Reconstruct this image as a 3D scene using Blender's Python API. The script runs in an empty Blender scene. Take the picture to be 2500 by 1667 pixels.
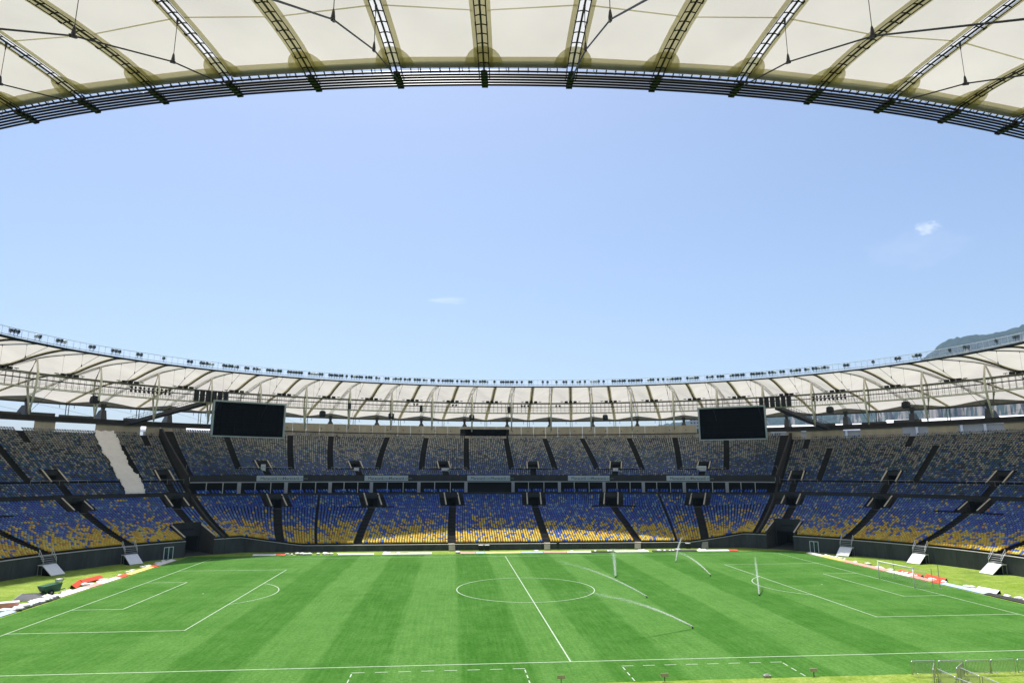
import bpy, math, random
import numpy as np
from mathutils import Vector, Matrix
random.seed(7); rng = np.random.default_rng(11)
scene = bpy.context.scene
col = scene.collection
PI = math.pi; rad = math.radians

# ------------------------------------------------------------------ camera
cam_d = bpy.data.cameras.new('camera'); cam = bpy.data.objects.new('camera', cam_d); col.objects.link(cam)
_r = Vector((0.99598, -0.08952, 0.00092)); _u = Vector((-0.01838, -0.19442, 0.98075)); _f = Vector((0.08762, 0.97682, 0.19529))
cam.matrix_world = Matrix(((_r.x, _u.x, -_f.x, -10.01), (_r.y, _u.y, -_f.y, -91.12), (_r.z, _u.z, -_f.z, 15.40), (0, 0, 0, 1)))
cam_d.sensor_width = 36.0; cam_d.lens = 36.0*1587.6/2500.0
cam_d.clip_start = 0.2; cam_d.clip_end = 60000
scene.camera = cam
CAM = Vector((-10.01, -91.12, 15.40))

# ------------------------------------------------------------------ sky and sun
SUN = Vector((-3.4, 11.5, 35.0)).normalized()
sun_el = math.asin(SUN.z); sun_rot = math.atan2(SUN.x, SUN.y)
world = bpy.data.worlds.new('World'); scene.world = world; world.use_nodes = True
wn = world.node_tree.nodes; wl = world.node_tree.links; wn.clear()
w_out = wn.new('ShaderNodeOutputWorld'); w_bg = wn.new('ShaderNodeBackground')
sky = wn.new('ShaderNodeTexSky'); sky.sky_type = 'NISHITA'; sky.sun_disc = False
sky.sun_elevation = sun_el; sky.sun_rotation = sun_rot
sky.altitude = 0; sky.air_density = 1.0; sky.dust_density = 2.1; sky.ozone_density = 2.8
w_bg.inputs['Strength'].default_value = 0.099
def wnode(t, **k):
    n = wn.new(t)
    for a, v in k.items(): setattr(n, a, v)
    return n
# two small fair-weather clouds, part of the sky itself
w_tc = wnode('ShaderNodeTexCoord')
def cloud_mask(d, sx, sy, seed, dens):
    d = Vector(d).normalized(); rt = d.cross(Vector((0, 0, 1))).normalized(); up = rt.cross(d)
    def dot(v):
        n = wnode('ShaderNodeVectorMath', operation='DOT_PRODUCT'); wl.new(w_tc.outputs['Generated'], n.inputs[0]); n.inputs[1].default_value = v
        return n.outputs['Value']
    def m(op, a, b):
        n = wnode('ShaderNodeMath', operation=op)
        for i, x in enumerate((a, b)):
            if isinstance(x, (int, float)): n.inputs[i].default_value = x
            else: wl.new(x, n.inputs[i])
        return n.outputs[0]
    a = m('DIVIDE', dot(rt), sx); b = m('DIVIDE', dot(up), sy)
    r2 = m('ADD', m('MULTIPLY', a, a), m('MULTIPLY', b, b))
    nz = wnode('ShaderNodeTexNoise'); nz.inputs['Scale'].default_value = 1.6; nz.inputs['Detail'].default_value = 6
    cmb = wnode('ShaderNodeCombineXYZ'); wl.new(a, cmb.inputs[0]); wl.new(b, cmb.inputs[1]); cmb.inputs[2].default_value = seed
    wl.new(cmb.outputs[0], nz.inputs['Vector'])
    v = m('SUBTRACT', m('MULTIPLY', nz.outputs['Fac'], 1.9), m('MULTIPLY', r2, 0.75))
    mr = wnode('ShaderNodeMapRange'); mr.interpolation_type = 'SMOOTHSTEP'
    wl.new(v, mr.inputs['Value']); mr.inputs['From Min'].default_value = 0.15; mr.inputs['From Max'].default_value = 1.15
    front = m('GREATER_THAN', dot(d), 0.0)
    return m('MULTIPLY', m('MULTIPLY', mr.outputs[0], front), dens)
c1 = cloud_mask((0.6000, 0.7390, 0.3064), 0.016, 0.0095, 6.4, 0.38)
c2 = cloud_mask((-0.0117, 0.9670, 0.2555), 0.034, 0.006, 4.7, 0.22)
c3 = cloud_mask((0.5931, 0.7542, 0.2817), 0.060, 0.028, 8.1, 0.07)
w_add = wnode('ShaderNodeMath', operation='ADD', use_clamp=True); wl.new(c1, w_add.inputs[0]); wl.new(c2, w_add.inputs[1])
w_add2 = wnode('ShaderNodeMath', operation='ADD', use_clamp=True); wl.new(w_add.outputs[0], w_add2.inputs[0]); wl.new(c3, w_add2.inputs[1])
w_mix = wnode('ShaderNodeMix', data_type='RGBA')
wl.new(w_add2.outputs[0], w_mix.inputs[0]); wl.new(sky.outputs[0], w_mix.inputs[6]); w_mix.inputs[7].default_value = (7.6, 7.7, 8.2, 1)
wl.new(w_mix.outputs[2], w_bg.inputs['Color']); wl.new(w_bg.outputs[0], w_out.inputs['Surface'])

sun_d = bpy.data.lights.new('sun', 'SUN'); sun_d.energy = 3.9; sun_d.angle = rad(0.53); sun_d.color = (1.0, 0.965, 0.90)
sun = bpy.data.objects.new('sun', sun_d); col.objects.link(sun); sun.location = (0, 0, 120)
sun.rotation_euler = (-SUN).to_track_quat('-Z', 'Y').to_euler()

scene.view_settings.view_transform = 'Standard'; scene.view_settings.look = 'None'
scene.view_settings.exposure = 0.80; scene.view_settings.gamma = 1.0; scene.view_settings.use_curve_mapping = False
scene.render.engine = 'CYCLES'
scene.cycles.max_bounces = 8; scene.cycles.diffuse_bounces = 4; scene.cycles.transmission_bounces = 6
scene.cycles.transparent_max_bounces = 12; scene.cycles.volume_bounces = 1
scene.cycles.caustics_reflective = False; scene.cycles.caustics_refractive = False
scene.cycles.sample_clamp_indirect = 6.0

# ------------------------------------------------------------------ materials
def new_mat(name):
    m = bpy.data.materials.new(name); m.use_nodes = True
    nt = m.node_tree; b = nt.nodes['Principled BSDF']
    return m, nt, b
def pmat(name, c, rough=0.7, metal=0.0, spec=0.4, var=0.0, scale=1.0, bump=0.0, bscale=30.0, streak=False):
    m, nt, b = new_mat(name)
    b.inputs['Roughness'].default_value = rough; b.inputs['Metallic'].default_value = metal
    b.inputs['Specular IOR Level'].default_value = spec
    if var > 0:
        tc = nt.nodes.new('ShaderNodeTexCoord'); mp = nt.nodes.new('ShaderNodeMapping')
        nt.links.new(tc.outputs['Object'], mp.inputs[0])
        mp.inputs['Scale'].default_value = (scale, scale, scale*(0.25 if streak else 1))
        n1 = nt.nodes.new('ShaderNodeTexNoise'); n1.inputs['Scale'].default_value = 1.0; n1.inputs['Detail'].default_value = 7; n1.inputs['Roughness'].default_value = 0.65
        nt.links.new(mp.outputs[0], n1.inputs['Vector'])
        cr = nt.nodes.new('ShaderNodeValToRGB')
        lo = [x*(1-var) for x in c[:3]]+[1]; hi = [min(1, x*(1+var)) for x in c[:3]]+[1]
        cr.color_ramp.elements[0].position = 0.3; cr.color_ramp.elements[0].color = lo
        cr.color_ramp.elements[1].position = 0.7; cr.color_ramp.elements[1].color = hi
        nt.links.new(n1.outputs['Fac'], cr.inputs[0]); nt.links.new(cr.outputs[0], b.inputs['Base Color'])
    else:
        b.inputs['Base Color'].default_value = (*c[:3], 1)
    if bump > 0:
        n2 = nt.nodes.new('ShaderNodeTexNoise'); n2.inputs['Scale'].default_value = bscale; n2.inputs['Detail'].default_value = 4
        tc2 = nt.nodes.new('ShaderNodeTexCoord'); nt.links.new(tc2.outputs['Object'], n2.inputs['Vector'])
        bp = nt.nodes.new('ShaderNodeBump'); bp.inputs['Strength'].default_value = bump; bp.inputs['Distance'].default_value = 0.05
        nt.links.new(n2.outputs['Fac'], bp.inputs['Height']); nt.links.new(bp.outputs[0], b.inputs['Normal'])
    return m
M = {}
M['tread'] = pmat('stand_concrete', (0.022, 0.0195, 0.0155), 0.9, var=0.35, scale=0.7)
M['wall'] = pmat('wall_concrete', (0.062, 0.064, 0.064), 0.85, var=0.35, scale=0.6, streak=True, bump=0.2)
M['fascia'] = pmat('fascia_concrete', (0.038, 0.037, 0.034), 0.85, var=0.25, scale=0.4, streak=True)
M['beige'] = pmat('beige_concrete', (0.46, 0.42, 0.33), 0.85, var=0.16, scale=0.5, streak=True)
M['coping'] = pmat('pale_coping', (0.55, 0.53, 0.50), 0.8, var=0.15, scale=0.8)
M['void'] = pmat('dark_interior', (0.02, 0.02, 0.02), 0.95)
M['steel'] = pmat('dark_steel', (0.022, 0.022, 0.026), 0.5, metal=0.0, spec=0.5, var=0.25, scale=2)
M['cream'] = pmat('cream_steel', (0.80, 0.76, 0.64), 0.55, var=0.12, scale=1)
M['olive'] = pmat('galvanised_catwalk', (0.17, 0.165, 0.13), 0.6, var=0.2, scale=1)
M['galv'] = pmat('galvanised_tube', (0.55, 0.56, 0.58), 0.35, metal=0.75, spec=0.5, var=0.12, scale=3)
M['white'] = pmat('white_paint', (0.78, 0.78, 0.78), 0.6, var=0.05, scale=1)
M['column'] = pmat('pale_column', (0.40, 0.39, 0.41), 0.7, var=0.08, scale=1)
M['black'] = pmat('black_plastic', (0.012, 0.012, 0.014), 0.6)
M['screen'] = pmat('dark_display', (0.002, 0.002, 0.0025), 0.95, spec=0.0)
M['frame'] = pmat('screen_frame', (0.36, 0.42, 0.44), 0.5)
M['lamp'] = pmat('lamp_housing', (0.06, 0.075, 0.09), 0.45, metal=0.0, var=0.2, scale=2)
M['lampglass'] = pmat('lamp_glass', (0.05, 0.08, 0.085), 0.15, spec=0.8)
M['line'] = pmat('line_paint', (0.35, 0.42, 0.32), 0.8, var=0.22, scale=2.5)
M['tarp'] = pmat('white_tarpaulin', (0.66, 0.65, 0.62), 0.75, var=0.06, scale=0.6)
M['red'] = pmat('red_board', (0.62, 0.06, 0.02), 0.5, var=0.1)
M['pink'] = pmat('faded_red_board', (0.72, 0.30, 0.25), 0.55, var=0.15, scale=0.8)
M['pale'] = pmat('pale_board', (0.74, 0.70, 0.68), 0.55, var=0.1, scale=0.8)
M['yellow'] = pmat('yellow_board', (0.72, 0.58, 0.16), 0.55, var=0.12)
M['blueb'] = pmat('pale_blue_board', (0.36, 0.50, 0.66), 0.55, var=0.1)
M['bag'] = pmat('white_bag', (0.75, 0.74, 0.72), 0.8, var=0.1, scale=4)
M['dkgreen'] = pmat('dark_green_paint', (0.012, 0.085, 0.045), 0.45, var=0.2)
M['rubber'] = pmat('rubber', (0.015, 0.015, 0.015), 0.9)
M['greyf'] = pmat('grey_frame', (0.34, 0.34, 0.35), 0.6, var=0.15)
M['letter'] = pmat('dark_lettering', (0.035, 0.045, 0.05), 0.7)
M['letter2'] = pmat('grey_lettering', (0.16, 0.20, 0.18), 0.7)
M['banner'] = pmat('banner_cloth', (0.52, 0.56, 0.58), 0.8, var=0.06)
M['cloth'] = pmat('dark_clothing', (0.012, 0.012, 0.016), 0.9)
M['skin'] = pmat('skin_tone', (0.30, 0.17, 0.11), 0.6)
M['paleroof'] = pmat('white_canopy_roof', (0.80, 0.80, 0.82), 0.6, var=0.05)
M['bldg'] = pmat('pale_building', (0.45, 0.44, 0.42), 0.85, var=0.12)
M['brick'] = pmat('brown_building', (0.24, 0.14, 0.10), 0.85, var=0.2)
M['bglass'] = pmat('building_window', (0.03, 0.05, 0.08), 0.15, spec=0.7)

def seat_material():
    m, nt, b = new_mat('seat_plastic')
    at = nt.nodes.new('ShaderNodeAttribute'); at.attribute_name = 'Col'
    nt.links.new(at.outputs['Color'], b.inputs['Base Color']); b.inputs['Roughness'].default_value = 0.45
    b.inputs['Specular IOR Level'].default_value = 0.35
    return m
M['seat'] = seat_material()

def membrane_mat(name, ct, cd, fac):
    m = bpy.data.materials.new(name); m.use_nodes = True; nt = m.node_tree; nt.nodes.clear()
    out = nt.nodes.new('ShaderNodeOutputMaterial'); mix = nt.nodes.new('ShaderNodeMixShader')
    tr = nt.nodes.new('ShaderNodeBsdfTranslucent'); df = nt.nodes.new('ShaderNodeBsdfDiffuse')
    tc = nt.nodes.new('ShaderNodeTexCoord'); nz = nt.nodes.new('ShaderNodeTexNoise'); nz.inputs['Scale'].default_value = 0.22; nz.inputs['Detail'].default_value = 6
    nt.links.new(tc.outputs['Object'], nz.inputs['Vector'])
    for sh, c in ((tr, ct), (df, cd)):
        cr = nt.nodes.new('ShaderNodeValToRGB')
        cr.color_ramp.elements[0].position = 0.3; cr.color_ramp.elements[0].color = (*[x*0.87 for x in c], 1)
        cr.color_ramp.elements[1].position = 0.7; cr.color_ramp.elements[1].color = (*c, 1)
        nt.links.new(nz.outputs['Fac'], cr.inputs[0]); nt.links.new(cr.outputs[0], sh.inputs['Color'])
    mix.inputs[0].default_value = fac
    nt.links.new(df.outputs[0], mix.inputs[1]); nt.links.new(tr.outputs[0], mix.inputs[2]); nt.links.new(mix.outputs[0], out.inputs['Surface'])
    return m
M['membrane'] = membrane_mat('roof_membrane', (0.95, 0.90, 0.81), (0.70, 0.67, 0.60), 0.33)
M['membrane3'] = membrane_mat('slot_cover_film', (0.97, 0.97, 0.97), (0.75, 0.75, 0.75), 0.37)
M['membrane2'] = membrane_mat('roof_membrane_overlap', (0.84, 0.80, 0.53), (0.55, 0.52, 0.36), 0.56)

def grass_mat(name, stripes):
    m, nt, b = new_mat(name); b.inputs['Roughness'].default_value = 0.85; b.inputs['Specular IOR Level'].default_value = 0.05
    N = nt.nodes.new; L = nt.links.new
    tc = N('ShaderNodeTexCoord'); sp = N('ShaderNodeSeparateXYZ'); L(tc.outputs['Object'], sp.inputs[0])
    def math_(op, a, bb=None, cc=None):
        n = N('ShaderNodeMath'); n.operation = op
        for i, x in enumerate((a, bb, cc)):
            if x is None: continue
            if isinstance(x, (int, float)): n.inputs[i].default_value = x
            else: L(x, n.inputs[i])
        return n.outputs[0]
    def noise(scale, detail=5, rough=0.6, vec=None):
        n = N('ShaderNodeTexNoise'); n.inputs['Scale'].default_value = scale; n.inputs['Detail'].default_value = detail; n.inputs['Roughness'].default_value = rough
        L(vec or tc.outputs['Object'], n.inputs['Vector']); return n.outputs['Fac']
    def mixc(f, a, bb):
        n = N('ShaderNodeMix'); n.data_type = 'RGBA'
        if isinstance(f, (int, float)): n.inputs[0].default_value = f
        else: L(f, n.inputs[0])
        for i, x in ((6, a), (7, bb)):
            if isinstance(x, tuple): n.inputs[i].default_value = (*x, 1)
            else: L(x, n.inputs[i])
        return n.outputs[2]
    def ramp(v, lo, hi):
        n = N('ShaderNodeMapRange'); n.interpolation_type = 'SMOOTHSTEP'; L(v, n.inputs['Value']); n.inputs['From Min'].default_value = lo; n.inputs['From Max'].default_value = hi
        return n.outputs[0]
    fine = noise(3.6, 8, 0.82); mid = noise(0.55, 5, 0.65); big = noise(0.07, 4, 0.6)
    mp = N('ShaderNodeMapping'); L(tc.outputs['Object'], mp.inputs[0]); mp.inputs['Scale'].default_value = (3.2, 0.12, 1)
    combed = noise(1.0, 5, 0.7, mp.outputs[0])
    if stripes:
        # mowing stripes across the pitch, slightly wavering
        wob = math_('MULTIPLY', math_('SUBTRACT', noise(0.25, 3), 0.5), 0.6)
        xx = math_('ADD', sp.outputs[0], wob)
        ph = math_('MULTIPLY', math_('ADD', xx, 20.8), 2*PI/11.66)
        st = ramp(math_('SINE', ph), -0.22, 0.22)
        keep = ramp(math_('ABSOLUTE', sp.outputs[0]), 40.0, 30.0)
        st = math_('MULTIPLY', math_('SUBTRACT', st, 0.5), math_('ADD', math_('MULTIPLY', keep, 0.75), 0.25))
        # cross-mown bands towards the goals
        yb = ramp(math_('SINE', math_('MULTIPLY', math_('ADD', sp.outputs[1], math_('MULTIPLY', wob, 1.5)), 2*PI/11.0)), -0.3, 0.3)
        yk = ramp(math_('ABSOLUTE', sp.outputs[0]), 26.0, 38.0)
        st = math_('ADD', st, math_('MULTIPLY', math_('MULTIPLY', math_('SUBTRACT', yb, 0.5), yk), 0.35))
        f = math_('ADD', math_('MULTIPLY', st, -0.25), 0.5)
        f = math_('ADD', f, math_('MULTIPLY', math_('SUBTRACT', mid, 0.5), 0.6))
        f = math_('ADD', f, math_('MULTIPLY', math_('SUBTRACT', combed, 0.5), 0.75))
        f = math_('ADD', f, math_('MULTIPLY', math_('SUBTRACT', big, 0.5), 0.5))
        base = mixc(ramp(f, 0.0, 1.0), (0.022, 0.102, 0.006), (0.090, 0.206, 0.046))
        base = mixc(math_('MULTIPLY', ramp(noise(1.7, 5, 0.7), 0.60, 0.78), 0.35), base, (0.12, 0.145, 0.055))
        base = mixc(math_('MULTIPLY', ramp(noise(0.11, 3, 0.5), 0.55, 0.75), 0.30), base, (0.078, 0.184, 0.036))
    else:
        f = math_('ADD', math_('MULTIPLY', mid, 0.6), math_('MULTIPLY', big, 0.5))
        f = math_('ADD', f, math_('MULTIPLY', math_('SUBTRACT', noise(0.9, 3), 0.5), 0.5))
        base = mixc(ramp(f, 0.30, 0.80), (0.120, 0.215, 0.014), (0.260, 0.325, 0.080))
        base = mixc(math_('MULTIPLY', ramp(noise(0.18, 4, 0.6), 0.5, 0.7), 0.5), base, (0.075, 0.15, 0.022))
    g = N('ShaderNodeMix'); g.data_type = 'RGBA'; g.blend_type = 'MULTIPLY'; g.inputs[0].default_value = 1.0
    L(base, g.inputs[6]); cr = N('ShaderNodeValToRGB'); cr.color_ramp.elements[0].position = 0.28; cr.color_ramp.elements[0].color = (0.42, 0.48, 0.38, 1)
    cr.color_ramp.elements[1].position = 0.72; cr.color_ramp.elements[1].color = (1.50, 1.42, 1.45, 1)
    L(fine, cr.inputs[0]); L(cr.outputs[0], g.inputs[7]); L(g.outputs[2], b.inputs['Base Color'])
    bp = N('ShaderNodeBump'); bp.inputs['Strength'].default_value = 0.5; bp.inputs['Distance'].default_value = 0.06; L(fine, bp.inputs['Height']); L(bp.outputs[0], b.inputs['Normal'])
    return m
M['turf'] = grass_mat('mown_turf', True)
M['verge'] = grass_mat('verge_grass', False)

def forest_mat():
    m, nt, b = new_mat('forest_cover'); b.inputs['Roughness'].default_value = 0.95; b.inputs['Specular IOR Level'].default_value = 0.1
    N = nt.nodes.new; L = nt.links.new
    tc = N('ShaderNodeTexCoord'); n1 = N('ShaderNodeTexNoise'); n1.inputs['Scale'].default_value = 0.03; n1.inputs['Detail'].default_value = 8; n1.inputs['Roughness'].default_value = 0.7
    L(tc.outputs['Object'], n1.inputs['Vector'])
    cr = N('ShaderNodeValToRGB'); cr.color_ramp.elements[0].position = 0.35; cr.color_ramp.elements[0].color = (0.008, 0.022, 0.018, 1)
    cr.color_ramp.elements[1].position = 0.65; cr.color_ramp.elements[1].color = (0.030, 0.052, 0.042, 1)  # forest greens shifted towards blue to imitate distant haze
    L(n1.outputs['Fac'], cr.inputs[0])
    # bare rock where the slope is steep
    ge = N('ShaderNodeNewGeometry'); sx = N('ShaderNodeSeparateXYZ'); L(ge.outputs['True Normal'], sx.inputs[0])
    mr = N('ShaderNodeMapRange'); L(sx.outputs[2], mr.inputs['Value']); mr.inputs['From Min'].default_value = 0.42; mr.inputs['From Max'].default_value = 0.30
    mx = N('ShaderNodeMix'); mx.data_type = 'RGBA'; L(mr.outputs[0], mx.inputs[0]); L(cr.outputs[0], mx.inputs[6]); mx.inputs[7].default_value = (0.17, 0.155, 0.14, 1)
    L(mx.outputs[2], b.inputs['Base Color'])
    return m
M['forest'] = forest_mat()
M['city'] = pmat('city_ground', (0.14, 0.14, 0.12), 0.95, var=0.4, scale=0.01)

def glass_panel_mat():
    m = bpy.data.materials.new('clear_balustrade'); m.use_nodes = True; nt = m.node_tree; nt.nodes.clear()
    out = nt.nodes.new('ShaderNodeOutputMaterial'); mix = nt.nodes.new('ShaderNodeMixShader')
    tr = nt.nodes.new('ShaderNodeBsdfTransparent'); df = nt.nodes.new('ShaderNodeBsdfTranslucent'); df.inputs['Color'].default_value = (0.75, 0.78, 0.85, 1)
    mix.inputs[0].default_value = 0.13; nt.links.new(tr.outputs[0], mix.inputs[1]); nt.links.new(df.outputs[0], mix.inputs[2]); nt.links.new(mix.outputs[0], out.inputs['Surface'])
    return m
M['clear'] = glass_panel_mat()
def net_mat():
    m = bpy.data.materials.new('net_cord'); m.use_nodes = True
    b = m.node_tree.nodes['Principled BSDF']; b.inputs['Base Color'].default_value = (0.5, 0.5, 0.5, 1)
    return m
M['net'] = net_mat()
def water_mat():
    m = bpy.data.materials.new('water_spray'); m.use_nodes = True; nt = m.node_tree; nt.nodes.clear()
    out = nt.nodes.new('ShaderNodeOutputMaterial'); mix = nt.nodes.new('ShaderNodeMixShader'); mix2 = nt.nodes.new('ShaderNodeMixShader')
    tr = nt.nodes.new('ShaderNodeBsdfTranslucent'); tr.inputs['Color'].default_value = (0.98, 0.98, 0.98, 1)
    df = nt.nodes.new('ShaderNodeBsdfDiffuse'); df.inputs['Color'].default_value = (0.85, 0.88, 0.9, 1)
    cl = nt.nodes.new('ShaderNodeBsdfTransparent')
    mix.inputs[0].default_value = 0.62; nt.links.new(df.outputs[0], mix.inputs[1]); nt.links.new(tr.outputs[0], mix.inputs[2])
    mix2.inputs[0].default_value = 0.26; nt.links.new(cl.outputs[0], mix2.inputs[1]); nt.links.new(mix.outputs[0], mix2.inputs[2])
    nt.links.new(mix2.outputs[0], out.inputs['Surface']); return m
M['water'] = water_mat()

# ------------------------------------------------------------------ helpers
def link(o, parent=None):
    col.objects.link(o)
    if parent is not None: o.parent = parent
    return o
def tag(o, label=None, cat=None, group=None, kind=None):
    if label: o['label'] = label
    if cat: o['category'] = cat
    if group: o['group'] = group
    if kind: o['kind'] = kind
    return o
def empty(name, loc=(0, 0, 0), rz=0.0, label=None, cat=None, group=None):
    o = bpy.data.objects.new(name, None); col.objects.link(o); o.location = loc; o.rotation_euler = (0, 0, rz); o.empty_display_size = 0.2
    return tag(o, label, cat, group)
class MB:
    def __init__(s): s.v = []; s.f = []; s.m = []
    def add(s, vs, fs, mi=0):
        b = len(s.v); s.v += [tuple(v) for v in vs]
        for f in fs: s.f.append(tuple(i+b for i in f)); s.m.append(mi)
    def quad(s, a, b, c, d, mi=0): s.add((a, b, c, d), ((0, 1, 2, 3),), mi)
    def hexa(s, lo, hi, mi=0):
        s.add(list(lo)+list(hi), ((3, 2, 1, 0), (4, 5, 6, 7), (0, 1, 5, 4), (1, 2, 6, 5), (2, 3, 7, 6), (3, 0, 4, 7)), mi)
    def box(s, c, h, mi=0, rz=0.0):
        cs, sn = math.cos(rz), math.sin(rz)
        def P(x, y, z): return (c[0]+x*cs-y*sn, c[1]+x*sn+y*cs, c[2]+z)
        s.hexa([P(-h[0], -h[1], -h[2]), P(h[0], -h[1], -h[2]), P(h[0], h[1], -h[2]), P(-h[0], h[1], -h[2])],
               [P(-h[0], -h[1], h[2]), P(h[0], -h[1], h[2]), P(h[0], h[1], h[2]), P(-h[0], h[1], h[2])], mi)
    def beam(s, a, b, w, h=None, mi=0, up=(0, 0, 1)):
        h = h or w; a = Vector(a); b = Vector(b); d = (b-a).normalized(); up = Vector(up)
        if abs(d.dot(up)) > 0.98: up = Vector((1, 0, 0))
        r = d.cross(up).normalized(); u = r.cross(d)
        q = [r*(x*w/2)+u*(y*h/2) for x, y in ((-1, -1), (1, -1), (1, 1), (-1, 1))]
        s.hexa([a+x for x in q], [b+x for x in q], mi)
    def tube(s, pts, r, n=6, mi=0, closed=False, cap=True):
        pts = [Vector(p) for p in pts]; N = len(pts); base = len(s.v); rr = r if isinstance(r, (list, tuple)) else [r]*N
        for i, p in enumerate(pts):
            if closed: d = pts[(i+1) % N]-pts[i-1]
            else: d = pts[min(i+1, N-1)]-pts[max(i-1, 0)]
            d.normalize(); up = Vector((0, 0, 1)) if abs(d.z) < 0.95 else Vector((1, 0, 0))
            a = d.cross(up).normalized(); b = a.cross(d)
            for k in range(n):
                t = 2*PI*k/n; s.v.append(tuple(p+(a*math.cos(t)+b*math.sin(t))*rr[i]))
        for i in range(N if closed else N-1):
            j = (i+1) % N
            for k in range(n):
                s.f.append((base+i*n+k, base+i*n+(k+1) % n, base+j*n+(k+1) % n, base+j*n+k)); s.m.append(mi)
        if cap and not closed:
            s.f.append(tuple(base+k for k in range(n))[::-1]); s.m.append(mi)
            s.f.append(tuple(base+(N-1)*n+k for k in range(n))); s.m.append(mi)
    def mesh(s, name, mats):
        me = bpy.data.meshes.new(name); me.from_pydata(s.v, [], s.f)
        mats = mats if isinstance(mats, (list, tuple)) else [mats]
        for m in mats: me.materials.append(M[m] if isinstance(m, str) else m)
        if len(mats) > 1: me.polygons.foreach_set('material_index', s.m)
        me.update(); return me
    def build(s, name, mats, parent=None, smooth=False, loc=None):
        me = s.mesh(name, mats)
        if smooth: me.polygons.foreach_set('use_smooth', [True]*len(me.polygons))
        o = bpy.data.objects.new(name, me); link(o, parent)
        if loc is not None: o.location = loc
        return o
def obj(name, me, parent=None, loc=(0, 0, 0), rz=0.0):
    o = bpy.data.objects.new(name, me); link(o, parent); o.location = loc; o.rotation_euler = (0, 0, rz); return o
def np_mesh(name, V, F, mats, mi=None):
    me = bpy.data.meshes.new(name); nv, nf, k = len(V), len(F), F.shape[1]
    me.vertices.add(nv); me.vertices.foreach_set('co', np.ascontiguousarray(V, np.float32).ravel())
    me.loops.add(nf*k); me.loops.foreach_set('vertex_index', np.ascontiguousarray(F, np.int32).ravel())
    me.polygons.add(nf); me.polygons.foreach_set('loop_start', np.arange(0, nf*k, k, dtype=np.int32))
    try: me.polygons.foreach_set('loop_total', np.full(nf, k, np.int32))
    except Exception: pass
    for m in mats: me.materials.append(M[m])
    if mi is not None: me.polygons.foreach_set('material_index', np.ascontiguousarray(mi, np.int32))
    me.update(calc_edges=True); me.validate(); return me
def copy_tree(o, parent=None):
    c = o.copy(); col.objects.link(c); c.parent = parent
    for ch in o.children: copy_tree(ch, c)
    return c

# ------------------------------------------------------------------ the bowl: plan ellipse of the roof opening, offsets along its normals
A0, B0, ZR = 77.0, 61.0, 35.0
def ring(T):
    T = np.asarray(T, float); x = A0*np.cos(T); y = B0*np.sin(T); nx = np.cos(T)/A0; ny = np.sin(T)/B0; l = np.hypot(nx, ny)
    return x, y, nx/l, ny/l
def PT(T, s, z=0.0):
    x, y, nx, ny = ring(T); return Vector((float(x+s*nx), float(y+s*ny), float(z)))
def NT(T):
    x, y, nx, ny = ring(T); return Vector((float(nx), float(ny), 0))
def TT(T):
    n = NT(T); return Vector((-n.y, n.x, 0))
TS0, TS1 = rad(46.0), rad(134.5)
def s_front(T):
    x, y, nx, ny = ring(T); lim = np.where(y > 0, 44.2, 48.0)
    sl = np.where(np.abs(ny) > 1e-3, (lim-np.abs(y))/np.maximum(np.abs(ny), 1e-3), 1e3)
    return np.minimum(-1.5, sl)
def z_front(T): return 2.7-1.6*np.clip((-1.5-s_front(T))/6, 0, 1)
def side(T): t = np.mod(T, 2*PI); return (t > TS0) & (t < TS1)
def s_lt(T): return 20+0.71*(s_front(T)+1.5)
def s_ub(T): return s_lt(T)+np.where(side(T), 3.0, 0.7)
def nearside(T): t = np.mod(T, 2*PI); return (t > rad(215)) & (t < rad(325))
def z_ub(T): return np.where(side(T), 14.0, np.where(nearside(T), 8.4, 10.35))
def z_b(T): return np.where(side(T), 25.4, np.where(nearside(T), 19.0, 24.3))
SB = 47.0; Z_LT = 9.6
def prof(r, k): return k*r+(1-k)*r*r
def tier_sz(T, r, low):
    if low: return s_front(T)+(s_lt(T)-s_front(T))*r, z_front(T)+(np.where(nearside(T), 7.6, Z_LT)-z_front(T))*prof(r, .7)
    return s_ub(T)+(SB-s_ub(T))*r, z_ub(T)+(z_b(T)-z_ub(T))*prof(r, .9)
def arc_per_T(T, s):
    # metres of arc per radian at offset s
    e = 1e-3; a = PT(T-e, s); b = PT(T+e, s); return (b-a).length/(2*e)
# ------------------------------------------------------------------ ground, pitch, lines
def rect(name, x0, x1, y0, y1, z, mat, nx=1, ny=1):
    b = MB()
    for i in range(nx):
        for j in range(ny):
            a, c = x0+(x1-x0)*i/nx, x0+(x1-x0)*(i+1)/nx; d, e = y0+(y1-y0)*j/ny, y0+(y1-y0)*(j+1)/ny
            b.quad((a, d, z), (c, d, z), (c, e, z), (a, e, z))
    return b.build(name, mat)
g = rect('ground', -3400, 4400, -3400, 4700, -0.25, 'city'); tag(g, kind='structure')
bg = MB(); ts = np.linspace(0, 2*PI, 241)
ctr = len(bg.v)
ringp = [PT(t, float(s_front(t))+1.0, -0.004) for t in ts[:-1]]
bg.v.append((0, 0, -0.004)); bg.v += [tuple(p) for p in ringp]
for i in range(240): bg.f.append((0, 1+i, 1+(i+1) % 240)); bg.m.append(0)
vg = bg.build('grass_verge', 'verge'); tag(vg, kind='structure')
pt = rect('pitch', -57.6, 57.6, -39.55, 38.0, 0.0, 'turf'); tag(pt, kind='structure')
lb = MB(); Z1 = 0.006; LW = 0.12
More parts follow.
